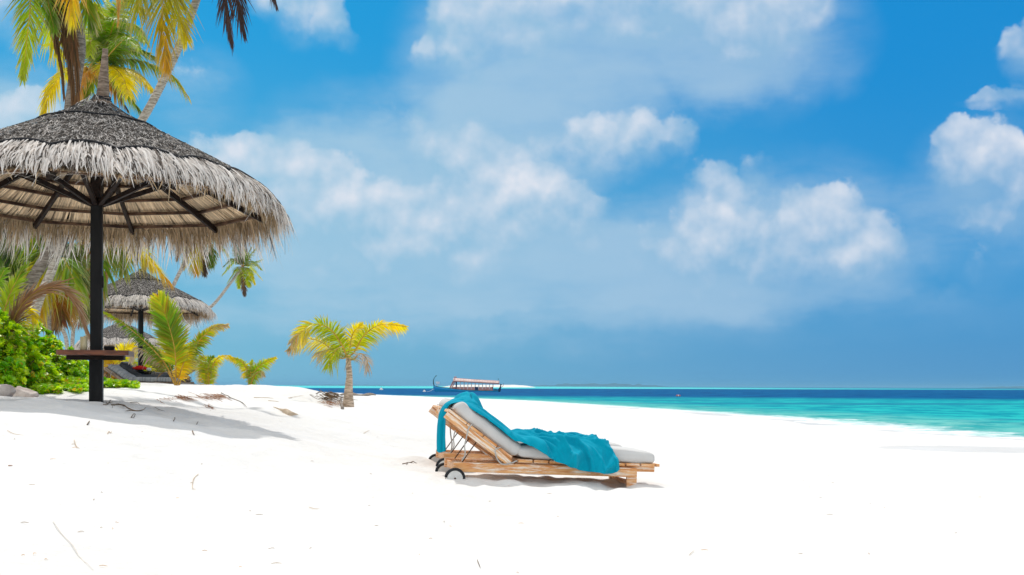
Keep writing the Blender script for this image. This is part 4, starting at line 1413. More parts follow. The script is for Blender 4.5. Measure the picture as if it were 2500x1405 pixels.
# -- palm with coconuts whose crown shows behind the parasol's cap
b = gbase(236, 905, 30.0)
pb = palm('coconut_palm', 'bushy coconut palm with yellow fronds right behind the cap of the large parasol', b)
L = Local(pb)
trunk(pb, L(b + np.array((0, 0, -.4)), *PX(30, (237, 760), (238, 640), (243, 400), (247, 165))), [.09, .08, .075, .075, .07], 3)
C = P(246, 160, 30)
k = 30 / F
spec = [
    ([(262, 110), (250, 50), (240, 30)], (-.8, -1.4, -1.8), .55, [DGREEN, GREEN, LIME], .5),
    ([(280, 100), (310, 90), (338, 118)], (-1.4, -2.2, -2.6), .55, [DGREEN, GREEN, LIME], .7),
    ([(232, 110), (222, 100), (220, 130)], (-1.4, -2.0, -2.2), .5, [GREEN * .8, LIME], .6),
    ([(290, 60), (330, 20), (365, 30)], (.6, .9, 1), .5, [GREEN, LIME, YELLOW * .8], .5),
    ([(270, 130), (300, 100), (330, 90)], (-2, -3, -3.6), .6, [DGREEN, GREEN * .8, GREEN], .6),
  # midrib pixels, depth offsets, leaflet, colours
    ([(262, 80), (300, 10), (345, -10)], (-.6, -1.2, -1.5), .55, [GREEN, GREEN, LIME], .5),
    ([(285, 70), (322, 60), (352, 100)], (-1, -1.6, -2), .55, [GREEN * .9, GREEN, LIME], .7),
    ([(240, 70), (236, 20), (218, 5)], (-.4, -.8, -1), .5, [GREEN, LIME, LIME], .5),
    ([(226, 95), (212, 70), (214, 92)], (.5, 1, 1), .45, [GREEN, GREEN], .6),
    ([(268, 90), (282, 50), (300, 45)], (-1.6, -2.4, -3), .6, [DGREEN, GREEN * .9, GREEN], .5),
    ([(256, 95), (270, 30), (262, 0)], (1.2, 1.6, 2), .5, [GREEN, LIME], .5),
    ([(300, 128), (345, 125), (380, 140)], (.2, .2, .2), .55, [DGREEN, GREEN, GREEN, LIME * .8], .7),
    ([(310, 145), (375, 160), (424, 188), (460, 236)], (.5, .8, .9, 1), .5, [DGREEN, GREEN * .8, LIME * .7, YELLOW], .9),
    ([(300, 165), (340, 185), (374, 222)], (-.3, -.6, -.8), .42, [GREEN, YELLOW * .8, YELLOW], .8),
    ([(275, 165), (300, 190), (314, 232)], (-1, -1.6, -2), .62, [LIME, YELLOW, YELLOW * 1.05], .55),
    ([(275, 180), (306, 225), (346, 276)], (.3, .5, .6), .48, [GREEN, LIME, GREEN], .7),
    ([(262, 185), (285, 225), (312, 268)], (.8, 1.1, 1.2), .36, [BROWN, ORANGE * .6, BROWN], .9),
    ([(222, 168), (200, 190), (190, 232)], (-.4, -.7, -.8), .40, [YELLOW, ORANGE, ORANGE * .9], .8),
    ([(190, 160), (135, 200), (102, 288)], (.5, .8, .9), .46, [LIME, YELLOW * .9, YELLOW], .9),
    ([(205, 130), (160, 105), (112, 108)], (.8, 1.2, 1.4), .42, [GREEN, LIME, YELLOW * .7], .8),
    ([(228, 190), (205, 240), (210, 262)], (1, 1.2, 1.4), .36, [GREEN * .7, LIME * .7], .8),
]
for i, (pp, dy, W, cl, hg) in enumerate(spec):
    frond(pb, L(C, *PX(30, *pp, dy=dy)), W, cl, 74, hg, .6, None, .30, 40 + i, wl=.019, rad=.02)
g = np.random.default_rng(4)
M['husk'] = plain('orange_husk', (.34, .17, .015), (.50, .28, .03), .6, 6)
a = None
for i in range(8):
    q = Acc()
    blob(q, (0, 0, 0), (.085, .085, .105), (1, 1, 1), 6, .04, i)
    o = q.build('coconut', M['husk'], pb)
    o.location = tuple(P(217 + g.uniform(-12, 14), 166 + g.uniform(-8, 14), 29.6 + g.uniform(-.3, .3)) - b)

# -- palms of the grove at the left, seen under the thatch
DEEP = [DGREEN * .8, DGREEN, GREEN * .7]
MIX = [DGREEN, GREEN * .8, LIME * .8]
HOT = [LIME * .7, YELLOW * .75, YELLOW * .7, ORANGE]
RUST = [ORANGE * .6, ORANGE * .8, BROWN]


def grove(label, Y, basepx, trunkpx, crown, fr, radii, seed, W=.55, col=(1, 1, 1), hangs=(.55, .95)):
    b = gbase(basepx[0], basepx[1], Y)
    o = palm('coconut_palm', label, b)
    L = Local(o)
    trunk(o, L(b + np.array((0, 0, -.4)), *PX(Y, *trunkpx, crown)), radii, seed, col)
    C = P(*crown, Y)
    g = np.random.default_rng(seed)
    for i, (x1, y1, x2, y2, cl) in enumerate(fr):
        dd = g.uniform(-1.4, 1.4)
        frond(o, L(C, P((crown[0] * .35 + x1 * .65), (crown[1] * .35 + y1 * .65) - 6, Y + dd * .5), P(x1, y1, Y + dd * .8), P(x2, y2, Y + dd)), W * g.uniform(.85, 1.1), cl, 40, g.uniform(*hangs), g.uniform(.5, .75), None, .2, seed * 50 + i, wl=.019, rad=.016)
    return o


grove('dark green palm at the far left edge of the grove, under the thatch', 26.0, (6, 870), [(14, 760), (28, 661), (45, 585)], (54, 540),
      [(20, 545, -25, 640, DEEP), (0, 560, -40, 700, DEEP), (70, 560, 92, 650, MIX), (30, 580, 12, 680, MIX), (45, 585, 40, 700, DEEP), (80, 545, 120, 600, MIX), (10, 520, -40, 560, DEEP), (60, 590, 66, 690, HOT), (-5, 590, -20, 740, MIX), (25, 600, 30, 735, MIX)], [.09, .08, .075, .07], 5, .62, (.6, .62, .7))
grove('palm with hanging orange fronds between the leaning grey trunk and the black post', 24.0, (120, 880), [(118, 800), (122, 720)], (128, 628),
      [(140, 660, 152, 782, RUST), (120, 665, 104, 790, RUST), (134, 680, 132, 800, RUST), (160, 640, 196, 720, MIX), (96, 650, 70, 735, HOT), (170, 615, 214, 640, MIX), (155, 660, 176, 760, HOT), (100, 620, 66, 660, MIX), (150, 600, 190, 600, DEEP), (182, 650, 206, 770, DEEP), (112, 690, 92, 770, HOT)], [.06, .06, .055], 6, .55)
grove('yellow fronded palm hanging behind the black post of the large parasol', 27.0, (240, 890), [(246, 800), (257, 700), (266, 626)], (272, 578),
      [(322, 598, 364, 640, HOT), (345, 612, 414, 690, [LIME, YELLOW, YELLOW, ORANGE]), (235, 590, 205, 660, MIX), (222, 600, 186, 690, RUST), (290, 620, 300, 660, MIX), (240, 620, 226, 720, RUST), (252, 630, 244, 740, MIX), (215, 585, 172, 630, HOT), (310, 580, 350, 590, HOT), (230, 560, 190, 560, DEEP), (200, 610, 178, 690, DEEP)], [.07, .06, .05, .045], 7, .55)
grove('thin palm trunk leaning left, behind the shrubs and the hanging orange fronds', 44.0, (166, 870), [(163, 840), (150, 800), (138, 765)], (128, 700),
      [(110, 720, 90, 770, MIX), (145, 715, 160, 765, MIX), (120, 690, 80, 700, DEEP), (140, 690, 180, 690, MIX), (130, 730, 126, 790, HOT)], [.085, .08, .075, .07], 8, .6, (1.2, 1.2, 1.2))
grove('thin straight palm trunk just left of the black post, in front of open sky', 46.0, (174, 870), [(177, 835), (181, 790), (184, 740)], (188, 690),
      [(160, 700, 140, 760, MIX), (205, 700, 214, 770, MIX), (180, 670, 150, 660, DEEP), (200, 670, 216, 690, MIX), (188, 730, 196, 790, RUST)], [.085, .08, .075, .07], 9, .6, (1.2, 1.2, 1.2))
grove('leaning palm with an orange tinged crown, its head hidden behind the right fringe', 47.0, (372, 880), [(400, 760), (424, 696), (462, 620)], (482, 578),
      [(505, 590, 526, 640, MIX), (495, 610, 500, 672, [GREEN * .7, DUSK, DUSK]), (478, 620, 480, 668, HOT), (462, 605, 450, 650, HOT), (520, 580, 556, 622, MIX), (445, 590, 432, 632, RUST), (505, 570, 548, 592, MIX), (455, 572, 425, 595, MIX), (484, 610, 496, 655, RUST), (475, 550, 460, 530, MIX), (500, 550, 520, 540, MIX), (516, 605, 518, 650, DEEP)], [.10, .085, .08, .075], 10, .46, (1.2, 1.2, 1.2), (.4, .7))
grove('small distant palm with its whole crown clear against the sky, on a leaning trunk', 60.0, (380, 880), [(465, 790), (520, 745), (560, 695)], (592, 652),
      [(600, 620, 592, 596, MIX), (578, 620, 572, 592, DEEP), (612, 622, 626, 606, MIX), (570, 640, 543, 672, [GREEN, LIME]), (620, 640, 640, 634, MIX), (616, 655, 640, 684, [LIME * .8, LIME, YELLOW]), (575, 662, 556, 690, [GREEN, LIME * .8, LIME]), (584, 676, 583, 704, [GREEN, LIME]), (605, 674, 608, 700, [GREEN, LIME]), (594, 682, 597, 722, [LIME * .6, BROWN, DUSK]), (626, 648, 640, 660, MIX), (600, 630, 618, 598, DEEP), (566, 634, 546, 650, DEEP), (612, 668, 622, 694, [GREEN, LIME, YELLOW])], [.10, .09, .08, .075], 11, .36, (1.2, 1.2, 1.2), (.25, .5))

# -- young palms on the crest of the sand


def sapling(label, px, Y, fr, tr=None, k=1.0, seed=0, wl=.016):
    b = gbase(px[0], px[1], Y)
    o = thing('young_palm', label, 'palm tree', b, group='young coconut palms on the sand')
    off = b - P(px[0], px[1], Y)                   # keep leaves attached to the true ground height
    L = lambda *pts: [p + off - b for p in pts]
    top = np.array(px)
    if tr:
        q = L(*PX(Y, *tr[0]))
        q[0] = q[0] - np.array((0, 0, .15))
        trunk(o, q, tr[1], seed, (1.7, 1.45, 1.25))
        top = np.array(tr[0][-1])
    for i, (pp, dy, W, cl, n, hang, sd, kw) in enumerate(fr):
        st = kw.pop('start', (top[0] + (i % 3 - 1) * 3, top[1]))
        frond(o, L(*PX(Y, st, *pp, dy=(0,) + dy)), W, cl, n, hang, kw.pop('ahead', .6), sd, kw.pop('flat', .15), seed * 40 + i, **{'wl': wl, 'rad': .017, 'stalk': .12, **kw})
    return o


X = (1, 0, 0)
DRY = [PALE, PALE * .9]
sapling('largest young palm with one broad upright yellow-green frond, in front of the middle parasol', (432, 944), 24.0, [
    ([(428, 860), (412, 790), (388, 724)], (-.1, -.2, -.1), .49, [ORANGE, YELLOW * .9, LIME * .8, GREEN * .9, LIME, YELLOW], 110, .10, X, dict(stalk=.24, ahead=.72, wprof=([0.2, .45, .7, .9, 1], [.6, .95, 1.08, .8, .4]), tipdry=.12, flat=.05, wl=.018, ragged=.07)),
    ([(400, 880), (345, 822), (285, 775), (254, 758)], (.1, .3, .5, .6), .19, [ORANGE, GREEN * .6, GREEN * .7, LIME], 46, .6, X, dict(stalk=.25, tipdry=.5)),
    ([(455, 880), (480, 835), (520, 797), (555, 790)], (.1, .2, .3, .3), .27, [YELLOW, LIME, GREEN, YELLOW * .8, PALE], 70, .4, X, dict(stalk=.2, tipdry=.5)),
    ([(446, 890), (462, 850), (478, 832)], (0, 0, .1), .24, [ORANGE, YELLOW, LIME * .8], 50, .4, X, dict(stalk=.2, tipdry=.3)),
    ([(400, 890), (362, 858), (330, 848), (318, 880)], (.3, .3, .3, .3), .22, [ORANGE, BROWN, PALE, PALE], 26, .9, X, dict(stalk=.3, mat='dead', wl=.008)),
    ([(410, 880), (380, 845), (352, 840)], (.2, .4, .5), .16, [GREEN * .5, GREEN * .7, LIME], 26, .5, X, dict(stalk=.3)),
], None, 1, 1, .015)
sapling('small young palm with an arching yellow right frond, next right of the largest young palm', (508, 945), 25.0, [
    ([(502, 905), (490, 880), (468, 872)], (0, 0, 0), .22, [ORANGE, YELLOW * .8, LIME * .8, PALE], 36, .7, X, dict(stalk=.25, tipdry=.8)),
    ([(515, 905), (528, 875), (554, 864), (574, 878)], (0, -.1, -.2, -.2), .15, [ORANGE, LIME, YELLOW, YELLOW * .9], 48, .6, X, dict(stalk=.3)),
    ([(508, 900), (514, 872), (520, 868)], (0, 0, 0), .26, [LIME, GREEN], 30, .3, X, {}),
    ([(506, 900), (500, 872), (488, 866)], (.2, .3, .3), .32, [ORANGE, YELLOW * .8, LIME], 36, .5, X, {}),
], None, 1, 2, .0105)
sapling('smallest young palm with short spread fronds, next left of the single-trunk young palm', (612, 945), 25.0, [
    ([(604, 905), (592, 880), (570, 870), (556, 868)], (0, 0, 0, 0), .17, [ORANGE, YELLOW * .8, LIME, YELLOW], 46, .6, X, dict(stalk=.25)),
    ([(618, 908), (640, 885), (672, 869)], (0, -.1, -.1), .23, [LIME, GREEN, LIME, YELLOW], 46, .35, X, dict(stalk=.2, tipdry=.5)),
    ([(612, 905), (613, 885), (616, 876)], (0, 0, 0), .16, [GREEN, LIME], 26, .2, X, {}),
    ([(620, 915), (636, 902), (645, 912)], (-.1, -.2, -.2), .16, [GREEN, LIME, PALE], 18, .8, X, dict(tipdry=.9, stalk=.2)),
], None, 1, 3, .010)
sapling('young palm with a bare pale trunk and two arching yellow fronds, standing alone', (850, 999), 20.0, [
    ([(838, 850), (805, 805), (760, 795), (712, 838)], (0, -.1, -.2, -.2), .33, [LIME, LIME * .8, LIME, YELLOW, PALE], 74, .35, X, dict(stalk=.1, tipdry=.45)),
    ([(830, 875), (790, 840), (745, 830), (704, 856)], (.2, .3, .4, .4), .28, [YELLOW * .8, YELLOW, YELLOW, PALE * .8], 54, .6, X, dict(stalk=.2, tipdry=.6)),
    ([(866, 860), (890, 820), (930, 795), (990, 800)], (0, -.1, -.2, -.2), .27, [YELLOW * .8, LIME, YELLOW, YELLOW * 1.1], 62, .45, X, dict(stalk=.15, tipdry=.5)),
    ([(854, 850), (862, 815), (884, 795)], (.2, .3, .3), .34, [LIME, YELLOW, YELLOW], 40, .35, X, dict(stalk=.1)),
    ([(836, 870), (806, 855), (770, 868)], (-.2, -.3, -.4), .28, [GREEN * .7, LIME * .8, PALE], 16, .75, X, dict(stalk=.2, tipdry=.7)),
    ([(845, 870), (836, 850), (816, 862), (800, 900)], (-.3, -.4, -.5, -.5), .30, [GREEN * .8, LIME * .8, LIME], 16, .7, X, dict(stalk=.15, tipdry=.4)),
    ([(862, 880), (880, 865), (896, 880), (898, 905)], (-.2, -.3, -.4, -.4), .22, [PALE * .8, PALE, PALE], 13, .9, X, dict(mat='dead', stalk=.15)),
], ([(850, 1001), (851, 960), (853, 920), (851, 892), (850, 872)], [.13, .080, .058, .050, .042]), 1, 4, .0095)
# yellow young palms behind the middle parasol and the loungers
sapling('bright yellow young palm behind the middle parasol, left of its post', (290, 945), 37.0, [
    ([(292, 890), (300, 860), (325, 845)], (0, 0, 0), .8, [YELLOW, YELLOW, YELLOW], 46, .5, X, {}),
    ([(285, 890), (270, 870), (248, 872)], (0, 0, 0), .7, [ORANGE, YELLOW * .8], 46, .6, X, {}),
    ([(282, 910), (272, 895), (262, 905)], (-.3, -.4, -.4), .6, [ORANGE, BROWN], 40, .9, X, {}),
    ([(300, 900), (318, 885), (335, 895)], (-.3, -.4, -.4), .6, [YELLOW, LIME], 40, .6, X, {}),
], None, 1, 5, .018)
sapling('green and yellow young palm behind the middle parasol, right of its post', (372, 944), 38.0, [
    ([(368, 900), (362, 868), (352, 846)], (0, 0, 0), .7, [YELLOW * .8, GREEN, GREEN], 46, .5, X, {}),
    ([(378, 905), (392, 880), (410, 872)], (0, 0, 0), .6, [YELLOW, GREEN * .8, LIME], 46, .6, X, {}),
    ([(366, 910), (356, 895), (346, 905)], (-.3, -.4, -.4), .5, [YELLOW, LIME], 40, .8, X, {}),
    ([(374, 900), (375, 870), (372, 850)], (.3, .3, .3), .6, [GREEN, GREEN * .7], 40, .4, X, {}),
    ([(384, 912), (398, 900), (402, 915)], (0, 0, 0), .5, [YELLOW, ORANGE], 36, .7, X, {}),
], None, 1, 6, .018)
# the dead arching leaf and the striped green leaf by the shrubs
sapling('young palm among the shrubs whose dead brown frond arches over to the right', (-4, 946), 15.5, [
    ([(12, 830), (48, 742), (92, 702), (140, 694), (178, 722), (212, 792)], (-.05, -.1, -.1, -.1, -.15, -.2), .46, [BROWN * 1.1, BROWN * 1.6, BROWN * 2.2, BROWN * 2], 80, .32, X, dict(mat='dead', stalk=.3, tipdry=.5, close=.45, wl=.010, ahead=1.15, flat=.0, stalkcol=(.5, .5, .55), ragged=.3)),
    ([(2, 800), (22, 715), (62, 634)], (.2, .3, .4), .42, [YELLOW * .7, LIME * .8, LIME, GREEN], 60, .3, X, dict(stalk=.2, tipdry=.5, ahead=.8)),
    ([(-14, 800), (-20, 720), (10, 650)], (.5, .7, .8), .45, [LIME, GREEN, GREEN], 50, .4, X, dict(stalk=.2)),
    ([(14, 830), (36, 770), (66, 745), (90, 765)], (.4, .6, .7, .7), .40, [YELLOW, YELLOW * .8, YELLOW], 44, .6, X, dict(stalk=.2)),
], None, 1, 7, .012)
# ------------------------------------------------------------------ shrubs, ground cover, rocks


def rosettes(acc, cen, dirs, size, cols, g, nl=11, wl=.30):
    """leaf whorls: every leaf a small spoon-shaped blade"""
    N = len(cen)
    dirs = nrm(dirs)
    ref = nrm(np.cross(dirs, g.normal(0, 1, (N, 3))))
    bi = np.cross(dirs, ref)
    th = (np.arange(nl) * 2.39996)[None] + g.uniform(0, 6.28, (N, 1))
    tilt = np.linspace(.25, 1.25, nl)[None] + g.normal(0, .15, (N, nl))
    out = (ref[:, None] * np.cos(th)[..., None] + bi[:, None] * np.sin(th)[..., None])
    d = nrm(out * np.sin(tilt)[..., None] + dirs[:, None] * np.cos(tilt)[..., None])
    L = size[:, None] * (g.uniform(.75, 1.2, (N, nl)))
    K = 5
    t = np.linspace(0.05, 1, K)
    C = cen[:, None, None] + d[:, :, None] * (L[..., None] * t)[..., None]
    C = C + dirs[:, None, None] * (L[..., None] * (.16 * np.sin(t * 3.0) - .10 * t ** 2))[..., None]
    S = nrm(np.cross(d, nrm(dirs[:, None] + out * .01)))
    w = S[:, :, None] * (L[..., None] * wl * np.array((.22, .55, .95, 1.0, .28)))[..., None]
    c = cols[:, None] * (1 + g.normal(0, .16, (N, nl, 1)))
    old = g.uniform(0, 1, (N, nl)) < .05
    c[old] = np.array((.55, .38, .02))
    strips(acc, C.reshape(-1, K, 3), w.reshape(-1, K, 3), np.clip(c.reshape(-1, 3), .003, 1))


M['bushstem'] = plain('shrub_stem', (.10, .06, .03), (.22, .15, .09), .85, 8)


def shrub(label, cx, cy, Y, rx, ry, h, n, seed, size=.105):
    """bushy beach shrub: rosettes over an uneven dome, stems inside"""
    g = np.random.default_rng(seed)
    b = gbase(cx, cy, Y)
    o = thing('beach_shrub', label, 'shrub', b, group='green beach shrubs')
    a = Acc()
    u = g.uniform(0, 6.283, n)
    v = np.arccos(1 - g.uniform(0, 1, n) * .98)
    k = 1 - g.uniform(0, 1, n) ** 2.2 * .55
    lump = 1 + .15 * np.sin(u * 3 + seed) * np.sin(v * 2) + .16 * np.sin(u * 7 + v * 5 + seed * 2) + g.normal(0, .05, n)
    d = np.stack([np.sin(v) * np.cos(u), np.sin(v) * np.sin(u), np.cos(v)], -1)
    c = d * np.array((rx, ry, h)) * np.minimum(k * lump, 1.08)[:, None]
    c[:, 2] = np.maximum(c[:, 2], .03)
    dirs = nrm(d * np.array((1, 1, 1.0)) + np.array((0, 0, .75)) + g.normal(0, .3, (n, 3)))
    hue = g.uniform(0, 1, n)[:, None]
    cols = np.array((.13, .44, .006)) * (1 - hue) + np.array((.64, .80, .010)) * hue
    rosettes(a, c, dirs, size * g.uniform(.75, 1.25, n), cols, g)
    a.build('crown', M['bushleaf'], o)
    a = Acc()
    for i in range(0, n, max(1, n // 70)):
        p = c[i]
        tube(a, bez([(p[0] * .12 + g.normal(0, .05), p[1] * .12, -.05), (p[0] * .6, p[1] * .6, p[2] * .45), p], 7), np.linspace(.014, .005, 7), 5)
    a.build('stems', M['bushstem'], o)
    return o


shrub('large bright green shrub at the left edge, with the biggest leaf whorls', -30, 949, 15.1, .66, .5, 1.02, 1000, 31, .085)
shrub('tall dense green shrub behind the left edge shrub, in front of the leaning trunks', 48, 948, 17.2, .62, .8, 1.02, 1000, 32, .078)
shrub('rounded green shrub in the middle of the bushes, above the pale rock', 112, 947, 17.0, .55, .7, .70, 900, 33, .07)
shrub('low yellow-green shrub sloping down towards the black post', 160, 946, 17.8, .52, .7, .42, 800, 34, .066)
shrub('green shrub far back, partly behind the black post of the large parasol', 188, 944, 19.5, .34, .6, .40, 380, 35, .08)
shrub('small green shrub in front of the others, by the pale rock at the left', 70, 948, 15.6, .42, .4, .50, 320, 36, .085)

# creeping ground cover at the foot of the shrubs
g = np.random.default_rng(77)
a = Acc()
n = 2600
px = np.concatenate([g.uniform(40, 215, 1900), g.uniform(250, 335, 500), g.uniform(70, 150, 200)])
Y = np.concatenate([15.2 + g.uniform(0, 1, 1900) ** .8 * 1.9 + .25 * np.sin(px[:1900] * .09), 18.6 + g.uniform(-.9, .9, 500), 14.9 + g.uniform(0, .4, 200)])
X_ = (px - CX) / F * Y
Z = ground(X_, Y) + g.uniform(.01, 1, n) ** 1.5 * np.where(px < 215, .17, .07) * np.clip((Y - 15.7) / .8, .3, 1)
hue = g.uniform(0, 1, n)[:, None]
cols = np.array((.18, .46, .008)) * (1 - hue) + np.array((.50, .68, .01)) * hue
rosettes(a, np.stack([X_, Y, Z], -1), np.array((0, -.25, 1.0)) + g.normal(0, .35, (n, 3)), g.uniform(.05, .085, n), cols, g, 5, .42)
tag(a.build('ground_cover', M['bushleaf']), kind='stuff')

M['rock'] = plain('pale_coral_rock', (.42, .33, .29), (.70, .62, .56), .95, 5, detail=8, bump=.8, bscale=9, spec=.1)
for i, (x, y, Y, r, lab) in enumerate(((56, 947, 14.3, (.125, .12, .10), 'pale angular coral rock lying on the sand in front of the shrubs'), (2, 951, 13.8, (.115, .12, .095), 'rounded brownish coral rock at the left edge, cut by the picture border'))):
    g = np.random.default_rng(50 + i)
    p = gbase(x, y, Y)
    a = Acc()
    la, lo = np.meshgrid(np.linspace(-math.pi / 2, math.pi / 2, 22), np.arange(40) / 40 * 2 * math.pi, indexing='ij')
    d = np.stack([np.cos(la) * np.cos(lo), np.cos(la) * np.sin(lo), np.sin(la)], -1)
    pl = nrm(g.normal(0, 1, (11, 3)) + np.array((0, 0, .2)))
    k = np.min(np.array([np.where((d @ q) > .05, (.62 + .1 * j % .3) / np.maximum(d @ q, .05), 9) for j, q in enumerate(pl)]), 0).clip(.5, 1.25)
    k = k * (1 + .05 * fbm(d[..., 0] * 4 + i, d[..., 1] * 4 + d[..., 2] * 3, 4))
    k[0] = k[0].mean(); k[-1] = k[-1].mean()
    v = d * k[..., None] * np.array(r) * 1.25
    ii = np.arange(21)[:, None] * 40 + np.arange(40)[None]
    jj = np.arange(21)[:, None] * 40 + (np.arange(40)[None] + 1) % 40
    o = a.add(v.reshape(-1, 3), np.stack([ii, jj, jj + 40, ii + 40], -1).reshape(-1, 4)).build('coral_rock', M['rock'], None, True)
    o.location = tuple(p + np.array((0, 0, r[2] * .45)))
    tag(o, lab, 'rock')
# ------------------------------------------------------------------ wooden ferry boat, buoys
M['hull'] = plain('blue_hull_paint', (.0, .27, .55), (.0, .34, .64), .45, .5, (1, 1, 3), 5, spec=.4)
M['pink'] = plain('faded_pink_paint', (.42, .17, .14), (.58, .28, .24), .6, .8, spec=.3)
M['canopy'] = plain('pale_pink_canopy', (.58, .40, .36), (.72, .56, .52), .6, .5, (1, 4, 1), spec=.3)
M['navy'] = plain('navy_paint', (.006, .02, .07), (.01, .035, .11), .5, 1)
M['stem'] = plain('dark_teal_stem', (.006, .05, .06), (.01, .08, .09), .5, 1)
M['white'] = plain('white_paint', (.72, .72, .72), (.82, .82, .81), .5, .8)
M['buoy'] = plain('buoy_white', (.70, .70, .70), (.82, .82, .82), .5, 2)
M['floatred'] = plain('red_float', (.55, .10, .06), (.7, .2, .14), .5, 2)

BY = 252.0
kx = BY / F                                        # metres per photograph pixel at the boat
b0 = P(1140, 958, BY); b0[2] = SEA
boat = thing('ferry_boat', 'blue wooden ferry boat with a tall curved prow and a pale pink canopy', 'boat', b0)
bx = lambda x: (x - 1140) * kx                     # pixel column -> boat x
bz = lambda y, x=1140: (943.3 + .0039 * (x - 1250) - y) * kx - SEA      # pixel row -> height over the water
# hull by stations: x, half beam, sheer height, keel depth
st = np.array([(1058.5, .05, bz(942), .55), (1062, .30, bz(943.5), .2), (1070, .85, bz(945.5), -.25), (1085, 1.35, bz(947.5), -.4), (1100, 1.6, bz(949.3), -.45), (1125, 1.75, bz(952), -.5), (1150, 1.75, bz(953.6), -.5), (1180, 1.65, bz(954.4), -.45), (1205, 1.35, bz(954.2), -.3), (1217, 1.05, bz(953.4), -.1)])
xs = np.linspace(1058.5, 1217, 50)
hb, sh, kd = (np.interp(xs, st[:, 0], st[:, k]) for k in (1, 2, 3))
q = np.linspace(-1, 1, 15)
V = []
for x, h, s_, k_ in zip(xs, hb, sh, kd):
    yy = np.sign(q) * np.abs(q) ** .55 * h
    zz = k_ + (s_ - k_) * np.abs(q) ** 2.6
    V.append(np.stack([np.full(15, bx(x)), yy, zz], -1))
V = np.array(V)
i = np.arange(49)[:, None] * 15 + np.arange(14)[None]
a = Acc().add(V.reshape(-1, 3), np.stack([i, i + 15, i + 16, i + 1], -1).reshape(-1, 4))
a.add(V[-1], {15: np.array([np.arange(15)])})
hull = a.build('hull', M['hull'], boat)
so = hull.modifiers.new('planking', 'SOLIDIFY'); so.thickness = .09
for s in (-1, 1):
    a = Acc(); tube(a, np.stack([bx(xs), s * (hb + .03), sh + .03], -1), .07, 6); a.build('gunwale', M['stem'], boat)
a = Acc()
w = np.stack([np.full(50, 0.0)] * 3, -1)
dk = np.stack([bx(xs[4:]), np.zeros(46), sh[4:] - .35], -1)
strips(a, dk[None], np.stack([np.zeros(46), hb[4:] * .93, np.zeros(46)], -1)[None], np.ones((1, 3)))
a.build('deck', M['pink'], boat)
# prow
pp = bez([(bx(1061), 0, bz(946)), (bx(1058.6), 0, bz(938)), (bx(1058), 0, bz(931)), (bx(1059.5), 0, bz(925)), (bx(1062), 0, bz(921)), (bx(1065.5), 0, bz(917.5))], 24)
a = Acc(); tube(a, pp, np.interp(np.linspace(0, 1, 24), [0, .3, .85, .93, 1], [.16, .13, .06, .16, .12]), 8, flat=.8); a.build('prow', M['stem'], boat)
# bow box, canopy and railing
a = Acc()
vv = [(bx(x), y, bz(z)) for z, x0, x1, h in ((938, 1065, 1072.5, .45), (932.6, 1064, 1073.5, .5)) for x, y in ((x0, -h), (x1, -h), (x1, h), (x0, h))]
a.add(vv, np.array([[3, 2, 1, 0], [4, 5, 6, 7], [0, 1, 5, 4], [1, 2, 6, 5], [2, 3, 7, 6], [3, 0, 4, 7]]))
box(a, (bx(1067), -.05, bz(944)), (bx(1068), .05, bz(938)))
a.build('bow_box', M['white'], boat, False)
a = Acc()
n = 30
cx_ = np.linspace(1107, 1219, n)
top = np.interp(cx_, [1107, 1219], [bz(927.2), bz(933.4)])
qq = np.linspace(-1, 1, 13)
vv = np.stack([np.repeat(bx(cx_)[:, None], 13, 1), np.repeat(1.75 * qq[None], n, 0), top[:, None] - .75 * np.abs(qq[None]) ** 2.2 + .35], -1)
ii = np.arange(n - 1)[:, None] * 13 + np.arange(12)[None]
a.add(vv.reshape(-1, 3), np.stack([ii, ii + 13, ii + 14, ii + 1], -1).reshape(-1, 4))
o = a.build('canopy', M['canopy'], boat); o.modifiers.new('t', 'SOLIDIFY').thickness = .12
for s in (-1, 1):
    a = Acc()
    beam(a, (bx(1106), s * 1.78, bz(931.2)), (bx(1219), s * 1.78, bz(936.6)), .12, .16)
    a.build('canopy_edge', M['pink'], boat, False)
    a = Acc()
    beam(a, (bx(1112), s * 1.3, bz(923.6)), (bx(1217), s * 1.3, bz(930.8)), .05, .06)
    for x in np.linspace(1112, 1217, 17):
        z = np.interp(x, [1112, 1217], [bz(923.6), bz(930.8)])
        beam(a, (bx(x), s * 1.3, z), (bx(x), s * 1.3, z - .55), .045, .045, (0, 1, 0))
    a.build('roof_rail', M['pink'], boat, False)
    for x in (1114, 1124, 1133, 1142, 1151, 1160, 1169, 1178, 1186.5, 1195, 1203.5):
        a = Acc(); z = np.interp(x, [1107, 1219], [bz(931), bz(936)])
        beam(a, (bx(x), s * 1.5, z), (bx(x), s * 1.5, bz(951)), .10 if x > 1115 else .16, .10, (0, 1, 0))
        a.build('post', M['navy'] if x < 1115 or x > 1200 else M['white'], boat, False)
    # sloping stair at the front of the canopy
    a = Acc()
    beam(a, (bx(1098), s * 1.2, bz(949)), (bx(1110), s * 1.2, bz(925)), .16, .10, (0, 1, 0)); beam(a, (bx(1102.5), s * 1.2, bz(949)), (bx(1113), s * 1.2, bz(929)), .10, .08, (0, 1, 0))
    for k in range(9):
        f = k / 8
        beam(a, (bx(1098 + 12 * f), s * 1.2, bz(949 - 24 * f)), (bx(1102.5 + 10.5 * f), s * 1.2, bz(949 - 20 * f)), .08, .06, (0, 1, 0))
    a.build('front_frame', M['pink'], boat, False)
    a = Acc(); box(a, (bx(1103), s * 1.45 - .06, bz(953.5)), (bx(1203), s * 1.45 + .06, bz(946.5))); a.build('bulwark', M['pink'], boat, False)
    a = Acc(); box(a, (bx(1104), s * 1.1 - .25, bz(950)), (bx(1200), s * 1.1 + .25, bz(945.4))); a.build('bench', M['pink'], boat, False)
